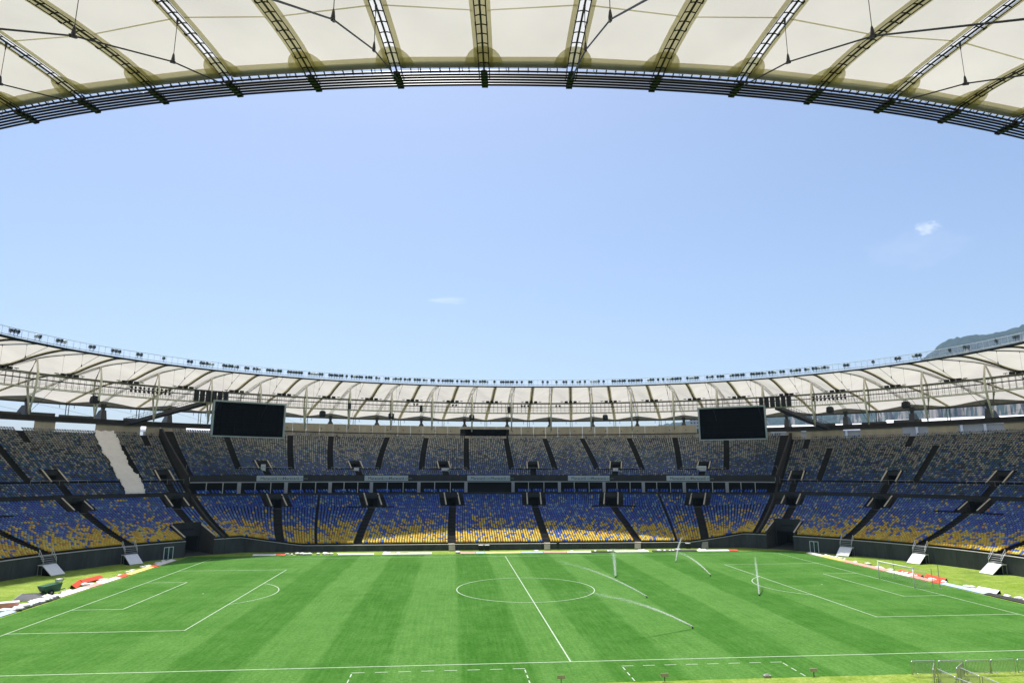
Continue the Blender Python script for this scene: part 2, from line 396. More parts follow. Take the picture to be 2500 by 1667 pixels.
def strip(x0, y0, x1, y1, w=LW):
    d = Vector((x1-x0, y1-y0)); d.normalize(); n = Vector((-d.y, d.x))*w/2; e = d*w/2
    lb.quad((x0+n.x-e.x, y0+n.y-e.y, Z1), (x1+n.x+e.x, y1+n.y+e.y, Z1), (x1-n.x+e.x, y1-n.y+e.y, Z1), (x0-n.x-e.x, y0-n.y-e.y, Z1))
def arcl(cx, cy, r, a0, a1, n):
    for i in range(n):
        t0 = a0+(a1-a0)*i/n; t1 = a0+(a1-a0)*(i+1)/n; q = []
        for t, rr in ((t0, r-LW/2), (t1, r-LW/2), (t1, r+LW/2), (t0, r+LW/2)): q.append((cx+rr*math.cos(t), cy+rr*math.sin(t), Z1+0.002))
        lb.quad(*q)
strip(-52.5, -34, 52.5, -34); strip(-52.5, 34, 52.5, 34); strip(-52.5, -34+LW, -52.5, 34-LW); strip(52.5, -34+LW, 52.5, 34-LW); strip(0, -34+LW, 0, 34-LW)
arcl(0, 0, 9.15, 0, 2*PI, 96)
for sx in (-1, 1):
    for hx, hy in ((36.0, 20.16), (47.0, 9.16)):
        strip(sx*hx, -hy, sx*hx, hy)
        for sy in (-1, 1): strip(sx*(hx+LW if sx*sx else hx), sy*hy, sx*(52.5-LW), sy*hy)
    th = math.acos(5.5/9.15)
    if sx < 0: arcl(-41.5, 0, 9.15, -th, th, 28)
    else: arcl(41.5, 0, 9.15, PI-th, PI+th, 28)
    arcl(sx*41.5, 0, 0.07, 0, 2*PI, 10)
# dashed technical areas by the near touchline
def dashes(x0, y0, x1, y1, n):
    for i in range(n):
        a = i/(n-0.5); b2 = (i+0.5)/(n-0.5); strip(x0+(x1-x0)*a, y0+(y1-y0)*a, x0+(x1-x0)*b2, y0+(y1-y0)*b2, 0.10)
dashes(-17.5, -35.55, -4.0, -35.55, 8); dashes(-17.5, -35.9, -17.5, -39.3, 3); dashes(-4.0, -35.9, -4.0, -39.3, 3)
dashes(3.9, -35.55, 17.3, -35.55, 8); dashes(3.9, -35.9, 3.9, -39.3, 3); dashes(17.3, -35.9, 17.3, -39.3, 3)
ln = lb.build('pitch_markings', 'line'); tag(ln, kind='structure')

# ------------------------------------------------------------------ grandstands
VOM_LOW_SIDE = [123.8, 109.7, 97.0, 83.4, 70.6, 56.9]
VOM_LOW_L = [136.9, 149.3, 161.7, 174.1, 186.5]; VOM_LOW_R = [43.4, 31.2, 19.4, 7.0, -5.4]
VOM_UP_SIDE = [124.3, 111.2, 97.6, 83.3, 70.0, 56.6]
VOM_UP_L = [136.7, 149.3, 161.8, 174.2]; VOM_UP_R = [43.7, 31.5, 19.2, 7.0]
GATES = {'L': 138.4, 'R': 42.2}
NL_S, NU_S, NL_E, NU_E = 34, 40, 29, 35
voids = {('S', 1): [], ('S', 0): [], ('L', 1): [], ('L', 0): [], ('R', 1): [], ('R', 0): []}
def add_void(sec, low, Td, hw, r0, r1):
    voids[(sec, low)].append((rad(Td), hw, r0, r1))
for t in VOM_LOW_SIDE: add_void('S', 1, t, 1.5, 26/34, 1.0)
for t in VOM_LOW_L: add_void('L', 1, t, 1.5, 22/29, 1.0)
for t in VOM_LOW_R: add_void('R', 1, t, 1.5, 22/29, 1.0)
for t in VOM_UP_SIDE: add_void('S', 0, t, 1.35, 5/40, 12/40)
for t in VOM_UP_L: add_void('L', 0, t, 1.35, 6/35, 12/35)
for t in VOM_UP_R: add_void('R', 0, t, 1.35, 6/35, 12/35)
add_void('L', 1, GATES['L'], 2.6, 0.0, 9/29); add_void('R', 1, GATES['R'], 2.6, 0.0, 9/29)

def steps_mesh(name, T0, T1, low, n, vlist):
    nt = max(8, int((T1-T0)/rad(0.45))); Te = np.linspace(T0+1e-4, T1-1e-4, nt+1); Tc = (Te[:-1]+Te[1:])/2
    r = np.arange(n+1)/n
    X = np.zeros((n+1, nt+1)); Y = X.copy(); Z = X.copy()
    x, y, nx, ny = ring(Te)
    for i in range(n+1):
        s, z = tier_sz(Te, r[i], low); X[i] = x+s*nx; Y[i] = y+s*ny; Z[i] = z
    V = []; F = []; base = 0
    for i in range(n):
        keep = np.ones(nt, bool)
        for (tv, hw, r0, r1) in vlist:
            if r[i] >= r0-1e-6 and r[i+1] <= r1+1e-6:
                sm, _ = tier_sz(tv, (r0+r1)/2, low); keep &= np.abs(Tc-tv) > hw/arc_per_T(tv, float(sm))
        k = np.nonzero(keep)[0]
        tr = np.stack([np.stack([X[i], Y[i], Z[i]], 1), np.stack([X[i+1], Y[i+1], Z[i]], 1)])   # tread i
        V.append(tr.reshape(-1, 3)); m = nt+1
        F.append(np.stack([base+k, base+k+1, base+m+k+1, base+m+k], 1)); base += 2*m
        if i < n-1:
            rs = np.stack([np.stack([X[i+1], Y[i+1], Z[i]], 1), np.stack([X[i+1], Y[i+1], Z[i+1]], 1)])
            V.append(rs.reshape(-1, 3)); F.append(np.stack([base+k, base+k+1, base+m+k+1, base+m+k], 1)); base += 2*m
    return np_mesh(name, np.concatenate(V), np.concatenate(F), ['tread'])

def wall_strip(b, Ts, s0f, s1f, z0f, z1f, mi=0):
    # solid wall following the bowl: inner offset s0, outer s1, bottom z0, top z1 (functions of T)
    P = [[PT(t, s0f(t), z0f(t)), PT(t, s1f(t), z0f(t)), PT(t, s1f(t), z1f(t)), PT(t, s0f(t), z1f(t))] for t in Ts]
    base = len(b.v)
    for q in P: b.v += [tuple(p) for p in q]
    for i in range(len(P)-1):
        for k in range(4):
            a = base+4*i+k; c = base+4*i+(k+1) % 4; b.f.append((a, c, c+4, a+4)); b.m.append(mi)
    b.f.append((base, base+3, base+2, base+1)); e = base+4*(len(P)-1); b.f.append((e, e+1, e+2, e+3)); b.m += [mi, mi]
K = lambda c: (lambda t: c)
def Trange(a, b, step=0.7):
    n = max(2, int(abs(b-a)/step)+1); return [rad(x) for x in np.linspace(a, b, n)]

def vomitory(parent, tv, hw, r0, r1, low, lintel_top, door_h=2.25, depth=5.0, sign=False, gate=False):
    T = rad(tv); n = NT(T); t = TT(T)
    s0, z0 = [float(q) for q in tier_sz(T, r0, low)]; s1, z1 = [float(q) for q in tier_sz(T, r1, low)]
    zf = 0.03 if gate else z0
    P = lambda u, s, z: tuple(PT(T, s, z)+t*u)
    e = empty('vomitory' if not gate else 'corner_gate'); e.parent = parent
    w = 0.22
    # floor
    b = MB(); b.quad(P(-hw, s0-0.05, zf), P(hw, s0-0.05, zf), P(hw, s1+depth, zf), P(-hw, s1+depth, zf)); b.build('floor', 'fascia', e)
    # side walls whose tops follow the rake
    for sg in (-1, 1):
        b = MB(); a0, a1 = sg*hw, sg*(hw+w)
        zt0, zt1 = max(z0, zf)+0.75, z1+0.75
        lo = [P(a0, s0, zf-0.4), P(a1, s0, zf-0.4), P(a1, s1, zf-0.4), P(a0, s1, zf-0.4)]
        hi = [P(a0, s0, zt0), P(a1, s0, zt0), P(a1, s1, zt1), P(a0, s1, zt1)]
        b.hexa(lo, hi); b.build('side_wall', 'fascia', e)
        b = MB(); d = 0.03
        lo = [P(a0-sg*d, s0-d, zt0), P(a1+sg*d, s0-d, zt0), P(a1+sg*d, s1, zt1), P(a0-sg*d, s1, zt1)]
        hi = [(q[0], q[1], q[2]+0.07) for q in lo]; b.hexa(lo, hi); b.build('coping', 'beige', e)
    # portal wall with its doorway
    dw = hw*0.86; sp = s1-0.35 if not low or gate else s1-(s1-s0)*0.35
    zt = lintel_top
    b = MB()
    b.hexa([P(-hw, sp, zf), P(-dw, sp, zf), P(-dw, sp+.25, zf), P(-hw, sp+.25, zf)], [P(-hw, sp, zt), P(-dw, sp, zt), P(-dw, sp+.25, zt), P(-hw, sp+.25, zt)])
    b.hexa([P(dw, sp, zf), P(hw, sp, zf), P(hw, sp+.25, zf), P(dw, sp+.25, zf)], [P(dw, sp, zt), P(hw, sp, zt), P(hw, sp+.25, zt), P(dw, sp+.25, zt)])
    b.hexa([P(-dw, sp, zf+door_h), P(dw, sp, zf+door_h), P(dw, sp+.25, zf+door_h), P(-dw, sp+.25, zf+door_h)], [P(-dw, sp, zt), P(dw, sp, zt), P(dw, sp+.25, zt), P(-dw, sp+.25, zt)])
    b.build('portal', 'fascia', e)
    if sign:
        b = MB(); zc = (zf+door_h+zt)/2
        b.hexa([P(-.55*dw, sp-.08, zc-.22), P(.55*dw, sp-.08, zc-.22), P(.55*dw, sp-.01, zc-.22), P(-.55*dw, sp-.01, zc-.22)],
               [P(-.55*dw, sp-.08, zc+.22), P(.55*dw, sp-.08, zc+.22), P(.55*dw, sp-.01, zc+.22), P(-.55*dw, sp-.01, zc+.22)]); b.build('sign_panel', 'black', e)
    # passage behind
    b = MB(); q0, q1 = sp+.25, s1+depth; zc = zf+door_h+0.02
    b.quad(P(-dw, q0, zf), P(-dw, q1, zf), P(-dw, q1, zc), P(-dw, q0, zc)); b.quad(P(dw, q0, zf), P(dw, q1, zf), P(dw, q1, zc), P(dw, q0, zc))
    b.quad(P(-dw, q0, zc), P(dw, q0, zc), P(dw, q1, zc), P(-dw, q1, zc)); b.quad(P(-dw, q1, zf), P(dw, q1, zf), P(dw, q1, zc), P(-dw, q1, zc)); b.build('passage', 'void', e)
    return e

stands = {}
def make_stand(key, label, a0, a1, nl, nu):
    e = empty('grandstand', (0, 0, 0), 0, label, 'grandstand', None)
    stands[key] = (e, PT(rad((a0+a1)/2), 10, 0))
    return e
def rebase(e, loc):
    # parts are modelled in world coordinates; move the thing's empty to its base afterwards
    loc = Vector(loc); e.location = loc
    for ch in e.children: ch.location = ch.location-loc
S = make_stand('S', 'long far grandstand behind the halfway line with boxes between its two tiers', 46, 134.5, NL_S, NU_S)
Lh = make_stand('L', 'left end grandstand with a white sheet over its upper seats', 134.5, 215, NL_E, NU_E)
Rh = make_stand('R', 'right end grandstand behind the white goal', -35, 46, NL_E, NU_E)
Nh = make_stand('N', 'near grandstand under the foreground roof where the viewer sits', 215, 325, NL_E, NU_E)
for e, key, a0, a1, nl, nu in ((S, 'S', 46, 134.5, NL_S, NU_S), (Lh, 'L', 134.5, 215, NL_E, NU_E), (Rh, 'R', -35, 46, NL_E, NU_E), (Nh, 'N', 215, 325, NL_E, NU_E)):
    for low, n, nm in ((1, nl, 'lower_tier'), (0, nu, 'upper_tier')):
        obj(nm, steps_mesh(nm, rad(a0), rad(a1), low, n, voids.get((key, low), [])), e)
    # front wall and coping
    gates = [GATES[k] for k in ('L', 'R') if a0 < GATES[k] < a1]
    spans = [(a0, a1)]
    for gt in gates:
        gw = math.degrees(2.6/arc_per_T(rad(gt), -1.5)); spans = [(a0, gt-gw), (gt+gw, a1)]
    for p0, p1 in spans:
        Ts = Trange(p0, p1, 0.8); b = MB()
        npn = max(1, int((p1-p0)/3.6))
        for q in range(npn):
            w0, w1 = p0+(p1-p0)*q/npn, p0+(p1-p0)*(q+1)/npn; b = MB()
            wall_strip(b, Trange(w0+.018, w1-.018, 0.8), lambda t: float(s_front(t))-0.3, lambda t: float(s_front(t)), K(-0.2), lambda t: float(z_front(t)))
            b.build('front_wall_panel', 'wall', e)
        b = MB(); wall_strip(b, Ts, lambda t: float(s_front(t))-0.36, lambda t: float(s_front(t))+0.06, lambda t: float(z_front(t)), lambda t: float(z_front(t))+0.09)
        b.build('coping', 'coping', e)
# fascia between the tiers at the two ends and the near side
for e, a0, a1 in ((Lh, 134.5, 215), (Rh, -35, 46)):
    b = MB(); wall_strip(b, Trange(a0+.05, a1-.05, 0.8), lambda t: float(s_lt(t))+0.35, lambda t: float(s_lt(t))+0.68, K(9.2), K(10.72)); b.build('tier_parapet', 'fascia', e)
    b = MB(); wall_strip(b, Trange(a0+.05, a1-.05, 0.8), lambda t: float(s_lt(t))+0.31, lambda t: float(s_lt(t))+0.72, K(10.72), K(10.79)); b.build('coping', 'tread', e)
# boxes of the far stand
TB = Trange(46.15, 134.35, 0.6)
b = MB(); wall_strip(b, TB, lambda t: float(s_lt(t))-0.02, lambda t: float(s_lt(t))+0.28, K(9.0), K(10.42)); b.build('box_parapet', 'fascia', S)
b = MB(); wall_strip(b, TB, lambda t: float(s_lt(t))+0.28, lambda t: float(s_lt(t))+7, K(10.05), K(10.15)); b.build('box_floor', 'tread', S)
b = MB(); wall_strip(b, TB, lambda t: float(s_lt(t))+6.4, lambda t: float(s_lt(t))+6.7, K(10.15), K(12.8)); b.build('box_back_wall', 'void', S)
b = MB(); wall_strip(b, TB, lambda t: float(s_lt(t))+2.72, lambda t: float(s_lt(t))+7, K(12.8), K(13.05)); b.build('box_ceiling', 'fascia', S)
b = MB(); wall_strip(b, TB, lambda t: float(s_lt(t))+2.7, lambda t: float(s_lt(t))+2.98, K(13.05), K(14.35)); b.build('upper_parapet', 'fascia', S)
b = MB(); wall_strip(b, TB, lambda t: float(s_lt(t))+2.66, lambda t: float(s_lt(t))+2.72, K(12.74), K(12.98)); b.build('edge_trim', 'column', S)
WIDE = [128.09, 121.88, 115.6, 109.41, 101.99, 94.41, 86.7, 79.08, 71.81, 65.54, 59.21, 52.9, 47.0]
def box_post(tv, w, mat, name):
    T = rad(tv); b = MB(); c = PT(T, float(s_lt(T))+2.55, 0); n = NT(T); ang = math.atan2(n.y, n.x)
    b.box((c.x, c.y, 11.475), (0.10 if w < .2 else .22, w/2, 1.30), 0, ang); b.build(name, mat, S)
edges = [134.2]+WIDE
for tv in WIDE[:-1]: box_post(tv, 0.75, 'column', 'box_column')
for i in range(len(edges)-1):
    if abs(edges[i]-94.41) < .1: continue
    for f in (1/3, 2/3): box_post(edges[i]+(edges[i+1]-edges[i])*f, 0.16, 'coping', 'mullion')
# small dark fittings on the upper parapet
disc = MB(); disc.tube([(0, 0, 0), (0.16, 0, 0)], 0.14, 10); discm = disc.mesh('wall_fitting', 'black')
for tv in np.arange(50, 133, 4.15):
    T = rad(tv); n = NT(T); p = PT(T, float(s_lt(T))+2.55, 13.65); obj('wall_fitting', discm, S, p, math.atan2(n.y, n.x))
# dividing walls where the end stands meet the far stand
for tv, e in ((134.5, S), (46.0, S), (215, Lh), (325, Rh)):
    T = rad(tv); b = MB(); t = TT(T); prev = None
    for k in range(61):
        s = float(s_front(T))-0.3+(SB+2-float(s_front(T)))*k/60
        zs = []
        for dT in (-.003, .003):
            r1 = (s-float(s_front(T+dT)))/(float(s_lt(T+dT))-float(s_front(T+dT))); r2 = (s-float(s_ub(T+dT)))/(SB-float(s_ub(T+dT)))
            z = float(tier_sz(T+dT, min(max(r1, 0), 1), 1)[1])
            if r2 > 0: z = float(tier_sz(T+dT, min(r2, 1), 0)[1])
            zs.append(z)
        z = max(zs)+0.4; c = PT(T, s, 0); q = [tuple(c-t*.2)[:2]+(0.0,), tuple(c+t*.2)[:2]+(0.0,), tuple(c+t*.2)[:2]+(z,), tuple(c-t*.2)[:2]+(z,)]
        if prev: b.hexa([prev[0], prev[1], q[1], q[0]], [prev[3], prev[2], q[2], q[3]])
        prev = q
    b.build('dividing_wall', 'tread', e)
# vomitories and gates
for tv in VOM_LOW_SIDE: vomitory(S, tv, 1.5, 26/34, 1.0, 1, 10.0, 2.2, 4)
for tv in VOM_UP_SIDE: vomitory(S, tv, 1.35, 5/40, 12/40, 0, float(tier_sz(rad(tv), 12/40, 0)[1])+0.6, 1.9)
for tv in VOM_LOW_L: vomitory(Lh, tv, 1.5, 22/29, 1.0, 1, 10.5, 2.2, 4, sign=True)
for tv in VOM_LOW_R: vomitory(Rh, tv, 1.5, 22/29, 1.0, 1, 10.5, 2.2, 4, sign=True)
for tv in VOM_UP_L: vomitory(Lh, tv, 1.35, 6/35, 12/35, 0, float(tier_sz(rad(tv), 12/35, 0)[1])+0.6, 2.0)
for tv in VOM_UP_R: vomitory(Rh, tv, 1.35, 6/35, 12/35, 0, float(tier_sz(rad(tv), 12/35, 0)[1])+0.6, 2.0)
vomitory(Lh, GATES['L'], 2.6, 0.0, 9/29, 1, 5.6, 3.0, 8, sign=True, gate=True)
vomitory(Rh, GATES['R'], 2.6, 0.0, 9/29, 1, 5.6, 3.0, 8, sign=True, gate=True)

# back of the stands: concourse slab, parapet panels, beams and openings
for e, a0, a1 in ((S, 46, 134.5), (Lh, 134.5, 215), (Rh, -35, 46), (Nh, 215, 325)):
    b = MB(); wall_strip(b, Trange(a0+.02, a1-.02, 1), K(SB-0.02), K(SB+6), lambda t: float(z_b(t))-0.75, lambda t: float(z_b(t))-0.36); b.build('concourse', 'tread', e)
PAR0, PAR1 = 58.6, 121.8; npan = 34
for i in range(npan):
    p0 = PAR0+(PAR1-PAR0)*i/npan; p1 = PAR0+(PAR1-PAR0)*(i+1)/npan
    if p0 > 87.0-1.0 and p1 < 93.1+1.0:
        z0 = 27.95
    else: z0 = 25.05
    b = MB(); wall_strip(b, Trange(p0+.02, p1-.02, 0.9), K(48.6), K(48.9), K(z0), K(28.75)); b.build('parapet_panel', 'beige', S)
b = MB(); wall_strip(b, Trange(PAR0, 87.0), K(48.42), K(48.6), K(26.25), K(26.47)); wall_strip(b, Trange(93.1, PAR1), K(48.42), K(48.6), K(26.25), K(26.47)); b.build('parapet_ledge', 'steel', S)
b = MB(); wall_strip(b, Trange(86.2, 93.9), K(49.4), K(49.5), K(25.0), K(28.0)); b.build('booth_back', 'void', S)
b = MB(); wall_strip(b, Trange(86.9, 93.2), K(48.5), K(48.58), K(25.9), K(27.94)); b.build('booth_window', 'screen', S)
b = MB(); wall_strip(b, Trange(86.9, 93.2), K(48.45), K(48.62), K(25.05), K(25.9)); b.build('booth_sill', 'beige', S)
for tv in np.arange(PAR0+1.5, PAR1, 2.35):
    if 86.5 < tv < 93.6: continue
    T = rad(tv); n = NT(T); obj('wall_fitting', discm, S, PT(T, 48.43, 27.35), math.atan2(n.y, n.x))
def back_end(e, a0, a1, opens):
    b = MB(); wall_strip(b, Trange(a0+.02, a1-.02, 1), K(48.5), K(49.4), K(26.3), K(27.5)); b.build('back_beam', 'tread', e)
    b = MB(); wall_strip(b, Trange(a0+.02, a1-.02, 1), K(48.3), K(48.5), K(26.22), K(26.5)); b.build('beam_ledge', 'steel', e)
    cuts = [a0]+[x for o in sorted(opens) for x in o]+[a1]
    for i in range(0, len(cuts)-1, 2):
        if cuts[i+1]-cuts[i] < 0.05: continue
        b = MB(); wall_strip(b, Trange(cuts[i]+.02, cuts[i+1]-.02, 0.9), K(48.55), K(48.8), K(23.9), K(26.3)); b.build('back_wall', 'beige', e)
back_end(S, 121.85, 134.5, [(128.2, 131.5), (123.0, 126.6)])
back_end(S, 46.0, 58.55, [(46.6, 48.6), (52.0, 56.0)])
back_end(Lh, 134.5, 215, [(136.1, 136.7), (141.5, 145.5), (147.5, 151.6), (153.6, 157.7), (160, 164), (166, 170), (172, 176)])
back_end(Rh, -35, 46, [(44.1, 44.7), (37.6, 39.6), (30.2, 32.9), (22.7, 27.1), (15.5, 19.5), (8, 12), (1, 5)])
back_end(Nh, 215, 325, [(240, 246), (260, 266), (280, 286)])
# handrails in front of the cross walkways (thin pale rails)
PAIRS = [(120.65, 127.69), (108.0, 115.04), (94.01, 101.19), (79.73, 86.78), (65.87, 73.0), (53.25, 60.03)]
def rail(e, a0, a1, low, r, h=0.95):
    b = MB(); pts = []
    for T in Trange(a0, a1, 0.5):
        s, z = tier_sz(T, r, low); pts.append(PT(T, float(s)+.1, float(z)+h))
    b.tube(pts, 0.035, 5)
    for p in pts[::2]: b.beam(p, (p.x, p.y, p.z-h), 0.04)
    b.build('handrail', 'greyf', e)
for a0, a1 in PAIRS: rail(S, a0, a1, 0, 5/40)
for e, c in ((Lh, VOM_UP_L), (Rh, VOM_UP_R)):
    for tv in c: rail(e, tv-3.1, tv+3.1, 0, 6/35)

# low concrete blocks standing on the back beam of the end stands
for e, spans in ((Lh, ((136.0, 138.6), (141.6, 145.2), (145.6, 148.2), (148.8, 152.0), (153.5, 157.0))), (Rh, ((40.5, 43.0), (34.6, 37.4), (30.8, 33.8)))):
    for a0, a1 in spans:
        b = MB(); wall_strip(b, Trange(a0, a1, .9), K(48.9), K(49.3), K(27.5), K(27.5+random.uniform(.45, .85))); b.build('parapet_block', 'wall', e)
# ------------------------------------------------------------------ seats
def vnoise(u, v, seed):
    g = np.random.default_rng(seed).random((97, 97)); iu = np.floor(u).astype(int); iv = np.floor(v).astype(int); fu = u-iu; fv = v-iv
    fu = fu*fu*(3-2*fu); fv = fv*fv*(3-2*fv)
    G = lambda a, b: g[np.mod(a, 97), np.mod(b, 97)]
    return (G(iu, iv)*(1-fu)+G(iu+1, iv)*fu)*(1-fv)+(G(iu, iv+1)*(1-fu)+G(iu+1, iv+1)*fu)*fv
GOLD = np.array([0.78, 0.50, 0.008]); ORANGE = np.array([0.64, 0.32, 0.010]); LEMON = np.array([0.70, 0.58, 0.08])
ROYAL = np.array([0.006, 0.072, 0.46]); MID = np.array([0.014, 0.135, 0.52]); SKYB = np.array([0.15, 0.31, 0.52]); TEAL = np.array([0.035, 0.135, 0.19])
MINT = np.array([0.30, 0.40, 0.36]); CREAM = np.array([0.46, 0.46, 0.41]); TAN = np.array([0.30, 0.285, 0.235]); SLATE = np.array([0.025, 0.04, 0.07]); WHITE = np.array([0.58, 0.58, 0.55])
def seat_colours(u, r, low):
    n = len(u); a = rng.random(n); b = rng.random(n); cl = vnoise(u/1.8, r*(34 if low else 40)/2.2, 5 if low else 6)*0.65+vnoise(u/5.0, r*34/4.0, 8)*0.35
    C = np.zeros((n, 3))
    if low:
        py = np.clip(1.06-1.95*r+(cl-0.5)*1.5, 0.03, 0.94); py = np.where(r > 0.82, np.minimum(py, 0.05), py)
        yel = a < py
        yt = np.where((b < 0.60)[:, None], GOLD, np.where((b < 0.74)[:, None], ORANGE, LEMON))
        bt = np.where((b < 0.50)[:, None], ROYAL, np.where((b < 0.76)[:, None], MID, np.where((b < 0.90)[:, None], SKYB, np.where((b < 0.95)[:, None], TEAL, MINT))))
        C = np.where(yel[:, None], yt, bt)
    else:
        pc = np.clip(-0.34+1.55*r+(cl-0.5)*0.9, 0.10, 0.84)
        cr = a < pc
        ct = np.where((b < 0.52)[:, None], CREAM, np.where((b < 0.80)[:, None], TAN, np.where((b < 0.90)[:, None], MINT, WHITE*0.8)))
        hi = np.clip((r-0.10)/0.55, 0, 1); ROYAL_, MID_ = np.array([.008, .085, .40]), np.array([.018, .15, .46])
        bt = np.where((b < 0.46-0.40*hi)[:, None], ROYAL_, np.where((b < 0.58-0.40*hi)[:, None], MID_, np.where((b < 0.74)[:, None], TEAL, np.where((b < 0.93)[:, None], SLATE, SKYB))))
        C = np.where(cr[:, None], ct, bt)
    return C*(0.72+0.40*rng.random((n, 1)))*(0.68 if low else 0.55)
SEATS = []   # x y z nx ny r g b
def fill(sec, low, n, r_lo, r_hi, lines, excl, pitch=0.5):
    # lines: (r0, T0deg, r1, T1deg, half width m) sorted by descending T; columns run between neighbours
    for i in range(len(lines)-1):
        La, Lb = lines[i], lines[i+1]
        f = lambda Ln, r: rad(Ln[1]+(Ln[3]-Ln[1])*(r-Ln[0])/(Ln[2]-Ln[0]))
        rm = (r_lo+r_hi)/2; ta, tb = f(La, rm), f(Lb, rm); tm = (ta+tb)/2
        sm = float(tier_sz(tm, rm, low)[0]); ap = arc_per_T(tm, sm); ncol = int((abs(ta-tb)*ap-La[4]-Lb[4])/pitch)
        if ncol < 1: continue
        for row in range(n):
            r = row/n
            if r < r_lo-1e-6 or r > r_hi-1e-6: continue
            ta, tb = f(La, r), f(Lb, r); s = float(tier_sz((ta+tb)/2, r, low)[0]); ap = arc_per_T((ta+tb)/2, s)
            ta -= La[4]/ap; tb += Lb[4]/ap
            T = ta+(tb-ta)*(np.arange(ncol)+0.5)/ncol
            ok = np.ones(ncol, bool)
            for (tc, hw, r0, r1) in excl:
                if r0-1e-6 <= r < r1-1e-6: ok &= np.abs(T-tc)*ap > hw
            T = T[ok]
            if len(T) == 0: continue
            sA, z = tier_sz(T, r, low); sB, _ = tier_sz(T, r+1/n, low); s = sA+(sB-sA)*0.62
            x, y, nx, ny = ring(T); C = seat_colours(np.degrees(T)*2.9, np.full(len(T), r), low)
            SEATS.append(np.column_stack([x+s*nx, y+s*ny, z*np.ones(len(T)), nx, ny, C, np.full(len(T), row)]))
def ex_vom(Ts, hw, r0, r1): return [(rad(t), hw, r0, r1) for t in Ts]
# far stand, lower tier
lo_lines = [(0, 134.2, .77, 134.2, .5), (0, 126.6, .77, 123.9, .75), (0, 121.3, 1, 117.3, .22), (0, 114.8, .77, 109.8, .75), (0, 98.8, .77, 97.0, .75), (0, 81.8, .77, 83.4, .75), (0, 65.5, .77, 70.5, .75), (0, 58.9, 1, 63.2, .22), (0, 54.2, .77, 56.9, .75), (0, 46.3, .77, 46.3, .5)]
fill('S', 1, NL_S, 0.0, 26/34, lo_lines, [(rad(73.6-3.5), 5.2, 25/34, 26/34), (rad(110.2), 5.0, 25/34, 26/34)])
lo2 = [(.77, 134.2, 1, 134.2, .5)]+[(.77, t, 1, t, 2.75) for t in VOM_LOW_SIDE]+[(.77, 46.3, 1, 46.3, .5)]
lo2.insert(2, (.77, 118.2, 1, 117.3, .22)); lo2.insert(7, (.77, 62.2, 1, 63.2, .22))
lo2.sort(key=lambda q: -q[1])
fill('S', 1, NL_S, 26/34, 1.0, lo2, [])
# far stand, upper tier
up = [(0, 134.2, 1, 133.6, .5)]+[(.14, a, .93, b, .68) for a, b in zip([127.69, 120.65, 115.04, 108.0, 101.19, 94.01, 86.78, 79.73, 73.0, 65.87, 60.03, 53.25], [127.01, 118.58, 112.98, 104.85, 99.11, 93.04, 87.03, 81.13, 75.46, 68.38, 61.65, 54.41])]+[(0, 46.4, 1, 46.9, .5)]
ex = ex_vom(VOM_UP_SIDE, 1.6, 5/40, 13/40)+[(rad((a+b)/2), abs(rad(a-b))/2*72, 5/40, 6/40) for a, b in PAIRS]
fill('S', 0, NU_S, 5/40, 1.0, up, ex)
fill('S', 0, NU_S, 0.0, 5/40, [(0, 134.2, 1, 134.2, .5)]+[(0, t, 1, t, .7) for t in VOM_UP_SIDE]+[(0, 46.4, 1, 46.4, .5)], [])
# end stands
def end_fill(sec, t_edge, vl, vu, gate, sgn, t_far):
    # sgn=+1: T grows away from the far stand (left end); -1: right end
    srt = lambda L: sorted(L, key=lambda q: -q[1])
    E0 = (0, t_edge+sgn*.3, 1, t_edge+sgn*.3, .4); E1 = (0, t_far, 1, t_far, .3)
    lows = [t for t in vl if abs(t-vl[0]) > 1]
    fill(sec, 1, NL_E, 0.0, 22/29, srt([E0, E1, (0, vl[0]+sgn*.6, 1, vl[0]+sgn*.6, .75)]+[(0, t, 1, t, .75) for t in lows]), [(rad(gate), 2.95, 0, 10/29)]+[(rad(t), 6.0, 21/29, 22/29) for t in vl[2::2]])
    fill(sec, 1, NL_E, 22/29, 1.0, srt([E0, E1]+[(0, t, 1, t, 2.6) for t in vl]), [])
    fill(sec, 0, NU_E, 0.0, 6/35, srt([E0, E1]+[(0, t, 1, t, .7) for t in vu]), [])
    mids = [vu[0]-sgn*3.1]+[t+sgn*3.1 for t in vu]; mids = [t for t in mids if (t-t_edge)*sgn > 0.6]
    exl = ex_vom(vu, 1.6, 6/35, 13/35)
    fill(sec, 0, NU_E, 7/35, 27/35, srt([E0, E1]+[(0, t, 1, t, .65) for t in mids]), exl)
    tops = [t for t in vu if (t-t_edge)*sgn > 0.4]
    fill(sec, 0, NU_E, 27/35, 1.0, srt([E0, E1]+[(0, t, 1, t, .65) for t in tops]), [])
end_fill('L', 134.5, VOM_LOW_L, VOM_UP_L, GATES['L'], 1, 186)
end_fill('R', 46.0, VOM_LOW_R, VOM_UP_R, GATES['R'], -1, -6)
# rows inside the boxes
for i in range(len(edges)-1):
    if abs(edges[i]-94.41) < .1: continue
    for f0, f1 in ((.10, .38), (.42, .62), (.70, .95)):
        T0, T1 = rad(edges[i]+(edges[i+1]-edges[i])*f0), rad(edges[i]+(edges[i+1]-edges[i])*f1)
        for ds, z in ((1.1, 10.15), (1.95, 10.40)):
            s = float(s_lt(T0))+ds; n = int(abs(T1-T0)*arc_per_T((T0+T1)/2, s)/.52)
            T = T0+(T1-T0)*(np.arange(n)+.5)/n; x, y, nx, ny = ring(T); s = s_lt(T)+ds
            C = np.where(rng.random((n, 1)) < .85, ROYAL, SKYB)*(0.8+.4*rng.random((n, 1)))
            SEATS.append(np.column_stack([x+s*nx, y+s*ny, np.full(n, z), nx, ny, C, np.full(n, 99)]))
SEATS = np.concatenate(SEATS)
